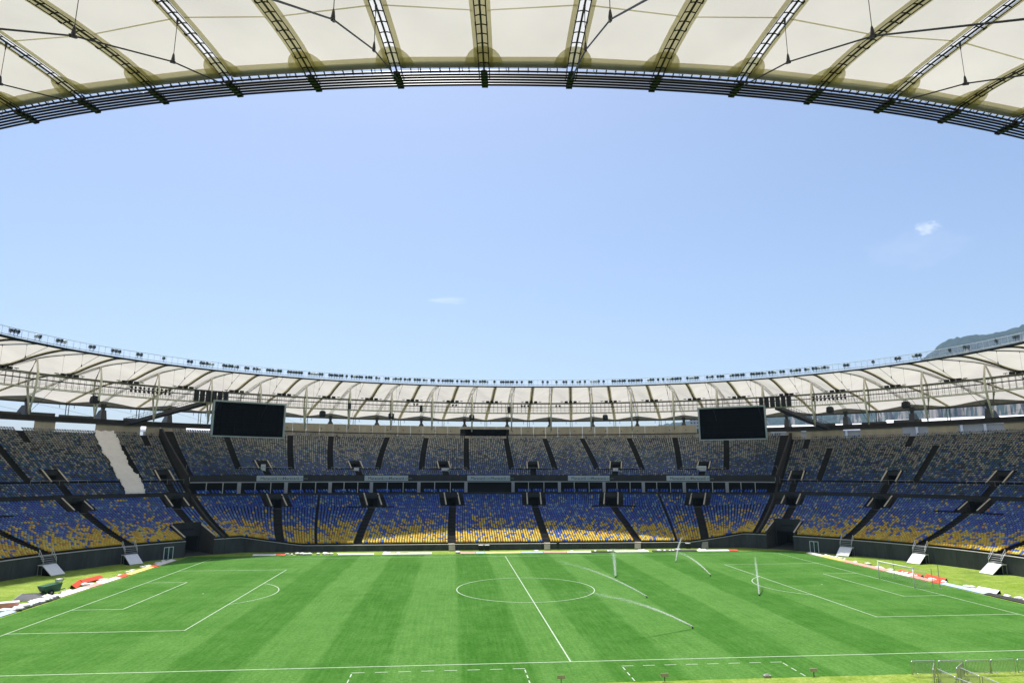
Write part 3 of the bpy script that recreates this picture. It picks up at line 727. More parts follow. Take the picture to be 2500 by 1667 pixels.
# template: pan and tilted back; local x along the row, y towards the pitch
w = 0.19
TV = np.array([[-w, -.02, .40], [w, -.02, .40], [w, .40, .42], [-w, .40, .42], [-w, -.02, .45], [w, -.02, .45], [w, .40, .47], [-w, .40, .47],
               [-w, -.05, .44], [w, -.05, .44], [w, .01, .44], [-w, .01, .44], [-w, -.11, .51], [w, -.11, .51], [w, -.03, .55], [-w, -.03, .55],
               [-w*.94, -.37, .72], [w*.94, -.37, .72], [w*.94, -.35, .77], [-w*.94, -.35, .77]])
TF = np.array([[4, 5, 6, 7], [2, 3, 7, 6], [0, 4, 7, 3], [1, 2, 6, 5], [3, 2, 1, 0], [11, 10, 14, 15], [9, 8, 12, 13], [8, 11, 15, 12], [10, 9, 13, 14],
               [15, 14, 18, 19], [13, 12, 16, 17], [12, 15, 19, 16], [14, 13, 17, 18], [16, 19, 18, 17]])
NVT = len(TV)
def seat_arrays(Q):
    n = len(Q); nx, ny = Q[:, 3], Q[:, 4]
    X = Q[:, 0:1]+TV[None, :, 0]*(-ny[:, None])-TV[None, :, 1]*nx[:, None]
    Y = Q[:, 1:2]+TV[None, :, 0]*nx[:, None]-TV[None, :, 1]*ny[:, None]
    Z = Q[:, 2:3]+TV[None, :, 2]*np.ones((n, 1))
    return np.stack([X, Y, Z], 2).reshape(-1, 3), (TF[None]+NVT*np.arange(n)[:, None, None]).reshape(-1, 4)
# the 300 seats that show largest, each an object of its own
D = np.sqrt((SEATS[:, 0]-CAM.x)**2+(SEATS[:, 1]-CAM.y)**2+(SEATS[:, 2]-CAM.z)**2)
vx = (SEATS[:, :3]-np.array(CAM)); az = vx@np.array(_r)/(vx@np.array(_f))
cand = np.nonzero((np.abs(az) < 0.775) & (SEATS[:, 2] < 9))[0]
# half from the sunlit front rows at the middle of the far stand, half from the nearest end rows
mid_ = cand[(np.abs(SEATS[cand, 1]-45.0) < 1.6) & (np.abs(SEATS[cand, 0]) < 30)]; mid_ = mid_[np.argsort(D[mid_])][:130]
rest = np.setdiff1d(cand, mid_); near_ = rest[np.argsort(D[rest])][:170]
pick = np.concatenate([mid_, near_])
def seat_kind(c):
    m = c/max(c.max(), 1e-6)
    if m[0] > 0.95 and m[2] < 0.35: return 'golden yellow'
    if m[2] > 0.95: return 'blue'
    return 'pale'
seat_me = {}
for i in pick:
    q = SEATS[i]; kd = seat_kind(q[5:8])
    key = (kd, int(q[5]*12), int(q[7]*12))
    if key not in seat_me:
        me = np_mesh('stadium_seat', TV.copy(), TF.copy(), ['seat'])
        a = me.attributes.new('Col', 'FLOAT_COLOR', 'FACE'); a.data.foreach_set('color', np.tile(np.append(q[5:8], 1.0), len(TF)).astype(np.float32))
        seat_me[key] = me
    o = bpy.data.objects.new('stadium_seat', seat_me[key]); col.objects.link(o)
    o.location = q[:3]; o.rotation_euler = (0, 0, math.atan2(q[3], -q[4])+0.0)
    far_ = q[1] > 42 and abs(q[0]) < 45; rn = ['one', 'two', 'three', 'four', 'five', 'six', 'seven', 'eight', 'nine', 'ten', 'eleven', 'twelve'][min(int(q[8]), 11)]
    where = 'in the sunlit part of row %s, far stand' % rn if far_ else 'in row %s of the %s end stand' % (rn, 'left' if q[0] < 0 else 'right')
    tag(o, '%s seat %s' % (kd, where), 'seat', '%s seats %s' % (kd, where))
mask = np.ones(len(SEATS), bool); mask[pick] = False
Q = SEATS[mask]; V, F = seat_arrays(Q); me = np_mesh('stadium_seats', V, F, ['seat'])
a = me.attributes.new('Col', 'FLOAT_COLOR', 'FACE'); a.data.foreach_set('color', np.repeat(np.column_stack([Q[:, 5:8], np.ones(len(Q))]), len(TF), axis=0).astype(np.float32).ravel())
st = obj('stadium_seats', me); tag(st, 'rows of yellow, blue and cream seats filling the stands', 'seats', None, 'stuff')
print('seats', len(SEATS))
# ------------------------------------------------------------------ roof
NAX = 100
tt = np.linspace(-PI/2, 1.5*PI, 40001); xx = A0*np.cos(tt); yy = B0*np.sin(tt)
cum = np.concatenate([[0], np.cumsum(np.hypot(np.diff(xx), np.diff(yy)))])
TAX = np.interp(np.arange(NAX+1)/NAX*cum[-1], cum, tt)     # equal spacing along the inner ring; even axes are valleys, odd axes are ridges
RS = np.array([0, 3, 6, 11, 17.4, 24, 30, 40, 50.0]); RZ = np.array([35.05, 35.45, 35.6, 35.75, 35.75, 35.3, 34.7, 33.4, 31.9])
VS = np.array([0, 3, 6, 9, 12.5, 15.5, 17.5, 20, 25, 34, 42, 50.0]); VZ = np.array([35.05, 35.35, 35.2, 34.85, 34.3, 33.75, 33.5, 33.6, 33.8, 33.1, 32.1, 30.9])
def smooth(S_, Z_):
    # monotone-ish cubic through the points
    m = np.gradient(Z_, S_)
    def f(s):
        i = int(np.clip(np.searchsorted(S_, s)-1, 0, len(S_)-2)); h = S_[i+1]-S_[i]; t = (s-S_[i])/h
        return (1+2*t)*(1-t)**2*Z_[i]+t*(1-t)**2*h*m[i]+t*t*(3-2*t)*Z_[i+1]+t*t*(t-1)*h*m[i+1]
    return f
zr_, zv_ = smooth(RS, RZ), smooth(VS, VZ)
def zax(k, s): return zr_(s) if k % 2 else zv_(s)
roof = empty('stadium_roof', (0, 0, 0), 0, 'ring-shaped white membrane roof on dark cables covering the stands', 'roof')
SLOT = 0.27
SG = np.concatenate([[1.27, 2.25, 3.2], np.linspace(4.5, 50, 22)])
def near_front(k): return abs(((k+50) % 100)-50) <= 11
def ax_pt(k, s, off=0.0, dz=0.0):
    T = TAX[k % NAX]; return PT(T, s, zax(k, s)+dz)+TT(T)*off
for k in range(NAX):
    k2 = (k+1) % NAX; oa = SLOT if k % 2 else 0.0; ob = -SLOT if k2 % 2 else 0.0
    b = MB(); nu = 6; base = 0
    for s in SG:
        pa = ax_pt(k, s, oa); pb = ax_pt(k2, s, ob)
        za, zb = pa.z, pb.z
        for j in range(nu+1):
            u = j/nu; p = pa.lerp(pb, u); f = 0.5-0.5*math.cos(PI*u); p.z = za+(zb-za)*(0.35*u+0.65*f); b.v.append(tuple(p))
    W = nu+1
    for i in range(len(SG)-1):
        for j in range(nu): b.f.append((i*W+j, i*W+j+1, (i+1)*W+j+1, (i+1)*W+j)); b.m.append(0)
    b.build('membrane_panel', 'membrane', roof, smooth=True)
# doubled membrane: along every axis, along the inner edge, round patches at the axes
for k in range(NAX):
    b = MB(); oa, ob = (SLOT-.03, .50) if k % 2 else (0.0, .46)
    for sg in (-1, 1):
        for i in range(len(SG)-1):
            q = [ax_pt(k, SG[i], sg*oa, -.045), ax_pt(k, SG[i], sg*ob, -.045), ax_pt(k, SG[i+1], sg*ob, -.045), ax_pt(k, SG[i+1], sg*oa, -.045)]
            b.quad(*q)
    b.build('seam_strip', 'membrane2', roof)
    if k % 2:
        b = MB()
        for i in range(len(SG)-1): b.quad(ax_pt(k, SG[i], -SLOT-.02, .05), ax_pt(k, SG[i], SLOT+.02, .05), ax_pt(k, SG[i+1], SLOT+.02, .05), ax_pt(k, SG[i+1], -SLOT-.02, .05))
        b.build('slot_cover', 'membrane3', roof)
    b = MB(); n = 14; c = ax_pt(k, 1.45, 0, -.075); T = TAX[k]; t = TT(T); nn = NT(T)
    b.v.append(tuple(c)); 
    for i in range(n+1):
        a = PI*i/n; p = c+t*(0.95*math.cos(a))+nn*(1.35*math.sin(a)); p.z = c.z+0.16*math.sin(a)-.0; b.v.append(tuple(p))
    for i in range(n): b.f.append((0, 1+i, 2+i)); b.m.append(0)
    b.build('round_patch', 'membrane2', roof)
    b = MB(); k2 = (k+1) % NAX
    for s0, s1 in ((1.27, 2.05),):
        q = [ax_pt(k, s0, .3, -.05), ax_pt(k2, s0, -.3, -.05), ax_pt(k2, s1, -.3, -.05), ax_pt(k, s1, .3, -.05)]; b.quad(*q)
    b.build('edge_band', 'membrane2', roof)
    # welded seam running across the panel
    b = MB(); ss = 5.3
    q = [ax_pt(k, ss, .3, -.03), ax_pt(k2, ss, -.3, -.03), ax_pt(k2, ss+.09, -.3, -.03), ax_pt(k, ss+.09, .3, -.03)]; b.quad(*q); b.build('panel_seam', 'membrane2', roof)
# radial ladders under every axis
rg = MB(); rg.tube([(-.25, 0, 0), (-.12, 0, .035), (0, 0, .045), (.12, 0, .035), (.25, 0, 0)], .027, 5); rungm = rg.mesh('rung', 'steel')
pl = MB(); pl.box((0, 0, 0), (.022, .09, .03)); platem = pl.mesh('clamp_plate', 'steel')
for k in range(NAX):
    b = MB(); odd = k % 2; s_ = np.linspace(0.6, 49.5, 60); dz = -.10
    b.tube([ax_pt(k, s, 0, dz) for s in s_], 0.05 if odd else .05, 5)
    for sg in (-1, 1): b.tube([ax_pt(k, s, sg*.255, dz-.02) for s in s_], 0.028 if odd else .028, 4)
    if not near_front(k):
        for s in (np.arange(1.7, 49, 0.72) if not odd else np.arange(1.7, 49, 2.9)):
            b.beam(ax_pt(k, s, -.25, dz), ax_pt(k, s, .25, dz), .045)
        if not odd:   # valley cable clamp rail seen as a dark band from afar
            b.tube([ax_pt(k, s, 0, dz-.12) for s in s_[:34]], 0.13, 5)
    lad = b.build('radial_ladder', 'steel', roof)
    if near_front(k):
        T = TAX[k]; t = TT(T); rz = math.atan2(t.y, t.x)
        for s in list(np.arange(1.7, 11.2, 0.68)):
            obj('rung', rungm, lad, ax_pt(k, s, 0, dz-.03), rz)
        for s in np.arange(2.4, 11, 2.04):
            for sg in (-1, 1): obj('clamp_plate', platem, lad, ax_pt(k, s+(.0 if odd else .1), sg*.27, dz-.05), rz)
# inner tension ring: parallel cables, comb rail and clamps
TR = np.linspace(0, 2*PI, 501)[:-1]
for i, s in enumerate((0.10, 0.36, 0.62, 0.88, 1.12)):
    b = MB(); b.tube([PT(t, s, 34.98-0.02*i) for t in TR], 0.06, 6, closed=True); b.build('ring_cable', 'steel', roof, smooth=True)
b = MB(); b.tube([PT(t, 1.25, 35.0) for t in TR], 0.06, 5, closed=True)
b.build('edge_rail', 'steel', roof)
b = MB()
for k in range(NAX):
    for f in np.arange(0.06, 1, 0.11):
        T = TAX[k]+(TAX[k+1]-TAX[k])*f; b.beam(PT(T, 1.14, 35.0), PT(T, 1.4, 35.08), .05)
b.build('edge_brackets', 'steel', roof)
cl = MB(); cl.box((.05, 0, 0), (.66, .13, .07)); cl.box((.15, 0, .03), (.5, .17, .05))
for x in (-.52, -.26, 0, .26, .5): cl.box((x, 0, -.02), (.055, .16, .085))
clm = cl.mesh('cable_clamp', 'steel')
for k in range(NAX):
    n = NT(TAX[k]); obj('cable_clamp', clm, roof, PT(TAX[k], 0.62, 34.94), math.atan2(n.y, n.x))
# lower radial cables with hangers, and flying masts, on the ridge axes
LCS = [(0.9, 34.85), (5.4, 33.3), (10.6, 30.8), (18.6, 25.7)]
def ridge_rig(k):
    T = TAX[k]; n = NT(T)
    b = MB(); b.tube([PT(T, s, z) for s, z in LCS], 0.035, 5)
    b.tube([PT(T, 18.6, 25.7), PT(T, 30, 27.6), PT(T, 49.6, 30.4)], 0.02, 4)
    b.build('lower_cable', 'steel', roof)
    for s, z in LCS[1:3]:
        h = MB(); zt = zax(k, s)-.12; h.tube([PT(T, s, z), PT(T, s, zt)], 0.016, 4)
        h.tube([PT(T, s, z), PT(T, s, z+.12), PT(T, s, z+.34), PT(T, s, z+.42)], [.07, .075, .045, .02], 6); h.tube([PT(T, s, zt-.38), PT(T, s, zt-.1), PT(T, s, zt+.05)], [.02, .05, .06], 6)
        h.beam(PT(T, s-.14, z+.05), PT(T, s+.14, z-.08), .08, .12); h.build('hanger', 'steel', roof)
    m = MB()
    m.tube([PT(T, 18.6, 25.7), PT(T, 17.65, 30.2), PT(T, 17.6, 32.9), PT(T, 18.4, 35.55)], [.16, .21, .21, .15], 8)
    m.tube([PT(T, 18.6, 25.7), PT(T, 20.1, 30.2), PT(T, 20.15, 32.9), PT(T, 18.5, 35.55)], [.16, .21, .21, .15], 8)
    m.tube([PT(T, 18.6, 25.4), PT(T, 18.6, 26.9)], [.10, .26], 8); m.build('flying_mast', 'cream', roof, smooth=True)
    # two stay rods lying along the ridge, outwards
    st_ = MB()
    for sg in (-1, 1): st_.tube([PT(T, 18.7, 35.45)+TT(T)*.1*sg]+[ax_pt(k, s, .24*sg, -.28) for s in (21, 26, 31)], .05, 5)
    st_.build('ridge_rods', 'cream', roof)
for k in range(1, NAX, 2): ridge_rig(k)
# valley nodes: small tie-down bows and short fins where the valley cable is held down
nb = MB()
nb.tube([(-1.2, 0, .32), (-.5, 0, .5), (.4, 0, .42), (1.3, 0, .1)], .055, 5); nb.tube([(-1.2, .22, .30), (-.5, .22, .48), (.4, .22, .4), (1.3, .22, .08)], .055, 5)
nb.beam((0, .1, .35), (-.1, .1, -.55), .09); nb.beam((.45, .1, .3), (.3, .1, -.55), .09); nb.box((-.9, .1, .62), (.22, .05, .16)); nb.box((.9, .1, .5), (.16, .05, .2))
nbm = nb.mesh('tie_down_node', 'steel')
for k in range(0, NAX, 2):
    n = NT(TAX[k]); obj('tie_down_node', nbm, roof, ax_pt(k, 17.5, 0, -.15), math.atan2(n.y, n.x))
# outer compression ring, eave and supports
b = MB()
for k in range(NAX):
    P0, P1 = PT(TAX[k], 50.15, 30.55), PT(TAX[(k+1) % NAX], 50.15, 30.55)
    b.beam(P0, P1, .5, .34)
b.build('compression_ring', 'steel', roof)
for k in range(NAX):
    k2 = (k+1) % NAX; b = MB(); b.quad(ax_pt(k, 49.95, 0, 0), ax_pt(k2, 49.95, 0, 0), PT(TAX[k2], 50.0, 30.6), PT(TAX[k], 50.0, 30.6)); b.build('eave_panel', 'olive', roof)
for k in range(1, NAX, 2):
    T = TAX[k]; n = NT(T); t = TT(T); par = PAR0 < math.degrees(T % (2*PI)) < PAR1; b = MB(); zb = 28.75 if par else 27.5
    P = lambda u, s, z: tuple(PT(T, s, z)+t*u)
    b.hexa([P(-.28, 49.6, 29.6), P(.28, 49.6, 29.6), P(.28, 50.3, 29.6), P(-.28, 50.3, 29.6)], [P(-.5, 49.4, 31.2), P(.5, 49.4, 31.2), P(.5, 50.5, 31.2), P(-.5, 50.5, 31.2)])
    if par: b.hexa([P(-.75, 48.9, zb), P(.75, 48.9, zb), P(.75, 51.2, zb), P(-.75, 51.2, zb)], [P(-.3, 49.4, 29.7), P(.3, 49.4, 29.7), P(.3, 50.5, 29.7), P(-.3, 50.5, 29.7)])
    else: b.hexa([P(-.65, 48.6, zb-.1), P(.65, 48.6, zb-.1), P(.65, 54.5, zb-.1), P(-.65, 54.5, zb-.1)], [P(-.5, 49.2, 29.7), P(.5, 49.2, 29.7), P(.5, 51.2, 29.7), P(-.5, 51.2, 29.7)])
    b.build('roof_bearing', 'steel', roof)
for k in range(0, NAX, 2):
    T = TAX[k]; t = TT(T); b = MB()
    for u in (-.28, .28): b.tube([PT(T, 49.7, 30.9)+t*u, PT(T, 49.3, 30.4)+t*u, PT(T, 49.2, 27.2)+t*u], .085, 6)
    for u in (-1.5, 1.5): b.tube([PT(T, 49.7, 30.5)+t*u, PT(T, 49.6, 29.6)+t*u], .06, 5)
    b.build('downpipe', 'steel', roof)
# ring walkway on top of the inner edge: deck, clear balustrade bays, posts and rail
b = MB(); wall_strip(b, [t for t in np.linspace(0, 2*PI, 301)], K(1.28), K(1.52), K(35.46), K(35.50)); b.build('walkway_deck', 'galv', roof)
b = MB(); b.tube([PT(t, 1.22, 36.65) for t in TR], .055, 5, closed=True); b.tube([PT(t, 1.22, 35.5) for t in TR], .05, 5, closed=True); b.build('walkway_rail', 'white', roof)
b = MB()
for k in range(NAX):
    for f in (0, .25, .5, .75):
        T = TAX[k]+(TAX[k+1]-TAX[k])*f; b.beam(PT(T, 1.22, 35.1), PT(T, 1.22, 36.65), .035)
b.build('walkway_posts', 'galv', roof)
for k in range(NAX):
    b = MB(); b.quad(PT(TAX[k]+.002, 1.25, 35.5), PT(TAX[k+1]-.002, 1.25, 35.5), PT(TAX[k+1]-.002, 1.25, 36.60), PT(TAX[k]+.002, 1.25, 36.60)); b.build('balustrade_panel', 'clear', roof)

# ------------------------------------------------------------------ catwalk hung below the roof
cw = empty('catwalk', (0, 0, 0), 0, 'ring-shaped steel catwalk hung below the roof around the bowl', 'catwalk')
SC0, SC1 = 17.95, 19.75
def cring(s, z): return [PT(TAX[k], s, z) for k in range(NAX)]
def chord(name, s, z, w, h, mat):
    b = MB(); P = cring(s, z)
    for k in range(NAX): b.beam(P[k], P[(k+1) % NAX], w, h)
    return b.build(name, mat, cw)
for s in (SC0, SC1):
    chord('top_chord', s, 32.85, .12, .22, 'olive'); chord('bottom_chord', s, 30.3, .10, .14, 'cream'); chord('mid_rail', s, 30.95, .025, .025, 'olive'); chord('mid_rail', s, 31.25, .025, .025, 'olive')
chord('cable_tray', SC0-.02, 31.75, .10, .20, 'black')
b = MB()
for k in range(NAX):
    a0, a1, c0, c1 = PT(TAX[k], SC0+.06, 30.42), PT(TAX[(k+1) % NAX], SC0+.06, 30.42), PT(TAX[(k+1) % NAX], SC1-.06, 30.42), PT(TAX[k], SC1-.06, 30.42)
    b.quad(a0, a1, c0, c1)
b.build('deck_grating', 'olive', cw)
b = MB()
for k in range(NAX):
    for f in np.arange(0.1, 1, 0.2):
        for s in (SC0, SC1):
            p, q = PT(TAX[k], s, 0).lerp(PT(TAX[(k+1) % NAX], s, 0), f), None
            b.beam((p.x, p.y, 30.3), (p.x, p.y, 32.85), .05)
b.build('stanchions', 'olive', cw)
# ------------------------------------------------------------------ floodlights on the ring walkway
fl = MB()
fl.tube([(0, 0, 0), (0, 0, .42)], .05, 6, 0); fl.beam((-.02, -.34, .55), (-.02, .34, .55), .06, .06, 0)
for y in (-.34, .34): fl.beam((-.02, y, .55), (-.02, y, .95), .05, .05, 0)
fl.beam((-.02, -.05, .40), (-.02, .05, .58), .09, .09, 0)
def can(tilt):
    d = Vector((-math.cos(tilt), 0, -math.sin(tilt))); c = Vector((0, 0, .95))
    return [c-d*.34, c-d*.28, c-d*.05, c+d*.16, c+d*.22], d, c
lamp_meshes = []
for tilt in (rad(18), rad(32), rad(45)):
    b = MB(); b.v = list(fl.v); b.f = list(fl.f); b.m = list(fl.m); P, d, c = can(tilt)
    b.tube(P, [.10, .20, .33, .37, .36], 12, 0); b.tube([c+d*.21, c+d*.235], .33, 12, 1); lamp_meshes.append(b.mesh('floodlight', ['lamp', 'lampglass']))
b = MB(); b.v = list(fl.v); b.f = list(fl.f); b.m = list(fl.m); b.tube([(0.2, 0, 1.12), (0, 0, .95), (-.15, 0, .82)], [.2, .34, .36], 12, 0); sunlit_lamp_m = b.mesh('floodlight', ['white', 'lampglass'])  # sun on the housing imitated with plain white paint
r_l = random.Random(3)
# angular bays that carry lamps: dense along the far side, sparse at the two ends
for k in range(NAX):
    T0, T1 = TAX[k], TAX[k+1]; td = math.degrees((T0+T1)/2 % (2*PI))
    if not (-2 < td < 182 or td > 355): continue
    dense = 33 < td < 140
    if dense: fs = [.10, .22, .36, .48, .62, .74, .88]; fs = [f for f in fs if r_l.random() < (.62 if 78 < td < 90 else .84)]; fs = fs[:6]
    else:
        c = r_l.choice([2, 2, 3, 3, 1]); f0 = r_l.uniform(.08, .4); fs = [f0+.14*i for i in range(c)]
    for f in fs:
        T = T0+(T1-T0)*f; n = NT(T)
        me = sunlit_lamp_m if r_l.random() < .18 else r_l.choice(lamp_meshes)
        o = obj('floodlight', me, None, PT(T, 1.45, 35.49), math.atan2(n.y, n.x)+r_l.uniform(-.3, .3)); o.scale = (.8, .8, .86)
        sec = 'left end' if td > 140 else ('right end' if td < 40 else ('middle' if 70 < td < 110 else ('left of the middle' if td >= 110 else 'right of the middle')))
        kind = 'white backed' if me is sunlit_lamp_m else 'dark'
        tag(o, '%s floodlight on the far roof rim' % kind, 'floodlight', '%s floodlights on the far roof rim' % kind)

# ------------------------------------------------------------------ boxes on the catwalk, hanging loudspeakers
lb_ = MB(); lb_.box((0, 0, .22), (.22, .42, .20)); lb_.box((0, 0, .02), (.06, .30, .05)); lb_.box((-.2, 0, .25), (.03, .36, .14)); lbm = lb_.mesh('catwalk_lamp', 'black')
sm_ = MB(); sm_.box((0, 0, .30), (.14, .34, .06)); sm_.tube([(0, 0, 0), (0, 0, .26)], .035, 5); sm_.box((-.12, 0, .26), (.04, .2, .05)); smm = sm_.mesh('catwalk_lamp', 'steel')
for k in range(0, NAX, 2):
    td = math.degrees(TAX[k] % (2*PI))
    if not (0 < td < 180): continue
    T = TAX[k]; t = TT(T); n = NT(T); rz = math.atan2(n.y, n.x)
    sec = 'left' if td > 122 else ('right' if td < 58 else 'middle')
    for u, me in ((-2.3, smm), (-1.15, lbm), (0, lbm), (1.15, lbm), (2.3, smm)):
        p = PT(T, SC0, 32.97)+t*u
        big = me is lbm
        o = obj('catwalk_lamp', me, None, p, rz); tag(o, ('black boxy lamp' if big else 'small grey stalk lamp')+' on the catwalk top rail', 'lamp', ('black boxy lamps' if big else 'small stalk lamps')+' on the catwalk')
sp_ = MB(); sp_.hexa([(-.5, -.55, 0), (.5, -.55, 0), (.5, .55, 0), (-.5, .55, 0)], [(-.62, -.7, .5), (.62, -.7, .5), (.62, .7, .5), (-.62, .7, .5)]); sp_.hexa([(-.62, -.7, .5), (.62, -.7, .5), (.62, .7, .5), (-.62, .7, .5)], [(-.5, -.62, 1.35), (.5, -.62, 1.35), (.5, .62, 1.35), (-.5, .62, 1.35)])
sp_.tube([(0, 0, 1.3), (0, 0, 2.05)], .05, 6); sp_.box((0, 0, 1.42), (.34, .42, .05)); sp_.tube([(0, -.3, 1.42), (0, -.3, 2.0)], .025, 5); sp_.tube([(0, .3, 1.42), (0, .3, 2.0)], .025, 5)
spm = sp_.mesh('loudspeaker', 'black')
SPK = {148.5: 'over the left end stand', 117.0: 'right of the left screen', 106.3: 'left of the dark booth', 93.3: 'above the dark booth', 71.4: 'left of the right screen', 36.9: 'over the right end stand', 26.6: 'over the far right end stand'}
for td, where in SPK.items():
    T = rad(td); n = NT(T); o = obj('loudspeaker', spm, None, PT(T, SC0+.4, 28.3), math.atan2(n.y, n.x)); tag(o, 'black faceted loudspeaker hung under the catwalk %s' % where, 'loudspeaker', 'loudspeakers hung under the catwalk')
tl = MB(); tl.box((0, 0, 0), (.35, .36, .72)); tl.box((-.36, 0, 0), (.03, .32, .66)); tl.box((0, 0, .78), (.1, .3, .06)); tlm = tl.mesh('loudspeaker', 'black')
for td, where in {113.0: 'beside a cream mast left of the middle', 101.6: 'left of the dark booth', 87.2: 'just right of the middle'}.items():
    T = rad(td); n = NT(T); o = obj('loudspeaker', tlm, None, PT(T, SC0-.42, 31.1), math.atan2(n.y, n.x)); tag(o, 'upright black loudspeaker on the catwalk rail %s' % where, 'loudspeaker', 'loudspeakers on the catwalk rail')
# two line arrays of tall cabinets on the catwalk near the screens
for tc, nm in ((133.6, 'left'), (44.6, 'right')):
    for i in range(6):
        T = rad(tc)+(i-2.5)*1.25/arc_per_T(rad(tc), SC0); n = NT(T)
        b = MB()
        for j in range(6): b.box((0, 0, -1.0+j*.40), (.42-.02*j, .44, .18))
        b.box((.1, 0, 0.0), (.3, .40, 1.2)); o = b.build('speaker_cabinet', 'black'); o.location = PT(T, SC0-.55, 31.55); o.rotation_euler = (0, 0, math.atan2(n.y, n.x))
        tag(o, 'tall black speaker cabinet on the catwalk beside the %s screen, %s from the left' % (nm, ['first', 'second', 'third', 'fourth', 'fifth', 'sixth'][i if nm == 'right' else i][:] if nm == 'left' else ['sixth', 'fifth', 'fourth', 'third', 'second', 'first'][i]), 'loudspeaker', 'tall speaker cabinets by the %s screen' % nm)
# clusters of stage lights on the catwalk
sl = MB(); sl.tube([(0, 0, .95), (0, 0, .55)], .03, 5); sl.tube([(.22, 0, .5), (0, 0, .42), (-.3, 0, .3)], [.16, .24, .22], 10); sl.beam((0, -.25, .55), (0, .25, .55), .04); slm = sl.mesh('spotlight', 'black')
for tc, w_, nm, rows in ((142.2, 9, 'left', 2), (37.2, 8, 'right', 2), (103.0, 2.5, 'left of the middle', 1), (96.5, 2.0, 'above the booth', 1), (85.0, 3, 'right of the middle', 1), (79.5, 2, 'further right of the middle', 1)):
    for i in range(int(w_/.85)):
        for j in range(rows):
            T = rad(tc)+(i*.85-w_/2)/arc_per_T(rad(tc), SC0); n = NT(T)
            o = obj('spotlight', slm, None, PT(T, SC0-.15, 31.75-.75*j), math.atan2(n.y, n.x)+r_l.uniform(-.6, .6)); tag(o, 'black spotlight clustered on the catwalk', 'spotlight', 'spotlights on the catwalk')

# ------------------------------------------------------------------ the two screens
def screen(T, ctr, W, H, label):
    n = NT(T); t = TT(T); rz = math.atan2(-n.y, -n.x)+PI/2     # local x = along, local -y = facing the pitch
    e = empty('video_screen', ctr, math.atan2(-n.x, n.y)*-1 if False else math.atan2(n.y, n.x)-PI/2, label, 'screen')
    fw = .34
    nc_, nr_ = 10, 5; mw, mh = (W-2*fw)/nc_, (H-2*fw)/nr_
    q = MB(); q.box((0, 0, 0), (mw/2-.012, .10, mh/2-.012)); mm = q.mesh('display_module', 'screen')
    for i in range(nc_):
        for j in range(nr_): obj('display_module', mm, e, (-W/2+fw+mw*(i+.5), .15+r_l.uniform(-.008, .008), -H/2+fw+mh*(j+.5)))
    for nm, c, h in (('frame_bar', (0, .02, H/2-fw/2), (W/2, .28, fw/2)), ('frame_bar', (0, .02, -H/2+fw*.35), (W/2, .28, fw*.35)), ('frame_bar', (-W/2+fw/2, .02, 0), (fw/2, .275, H/2-fw)), ('frame_bar', (W/2-fw/2, .02, 0), (fw/2, .275, H/2-fw))):
        q = MB(); q.box(c, h); q.build(nm, 'frame', e)
    q = MB(); q.box((0, .75, 0), (W/2-.1, .45, H/2-.1)); q.build('housing', 'steel', e)
    q = MB()
    for x in (-W*.38, -W*.13, W*.13, W*.38): q.beam((x, .7, H/2-.2), (x, 1.0, H/2+2.2), .16)
    q.build('hanging_bracket', 'olive', e)
    return e
screen(rad(128.15), (-55.9, 61.3, 26.75), 15.9, 8.0, 'large switched-off screen in a pale frame hung at the left of the far stand')
screen(rad(51.2), (56.7, 60.8, 26.75), 15.7, 8.0, 'large switched-off screen in a pale frame hung at the right of the far stand')

# ------------------------------------------------------------------ stairs from the back beam up to the catwalk
def cat_stairs(Ta, Tb, label):
    P0 = PT(Ta, 47.6, 26.6); P1 = PT(Tb, SC1+.5, 30.3); d = (P1-P0); h = Vector((d.x, d.y, 0)).normalized(); sd = Vector((-h.y, h.x, 0))*.7
    e = empty('access_stairs', tuple(P0), 0, label, 'stairs')
    for sg in (-1, 1):
        b = MB(); b.beam(sd*sg, d+sd*sg, .18, .75); b.build('stringer', 'steel', e)
        b = MB(); b.tube([sd*sg+Vector((0, 0, 1.35)), d+sd*sg+Vector((0, 0, 1.35))], .05, 5); b.tube([sd*sg+Vector((0, 0, .85)), d+sd*sg+Vector((0, 0, .85))], .03, 5)
        for i in range(21): p = d*(i/20)+sd*sg; b.beam(p, p+Vector((0, 0, 1.35)), .05)
        b.build('handrail', 'steel', e)
    trd = MB(); trd.box((0, 0, 0), (.68, .35, .025)); tm = trd.mesh('tread', 'steel'); ang = math.atan2(sd.y, sd.x)
    for i in range(1, 34): obj('tread', tm, e, d*(i/34)+Vector((0, 0, .1)), ang)
    return e
cat_stairs(rad(138.3), rad(133.8), 'dark steel stairs rising to the catwalk left of the left screen')
cat_stairs(rad(41.3), rad(44.6), 'dark steel stairs rising to the catwalk right of the right screen')

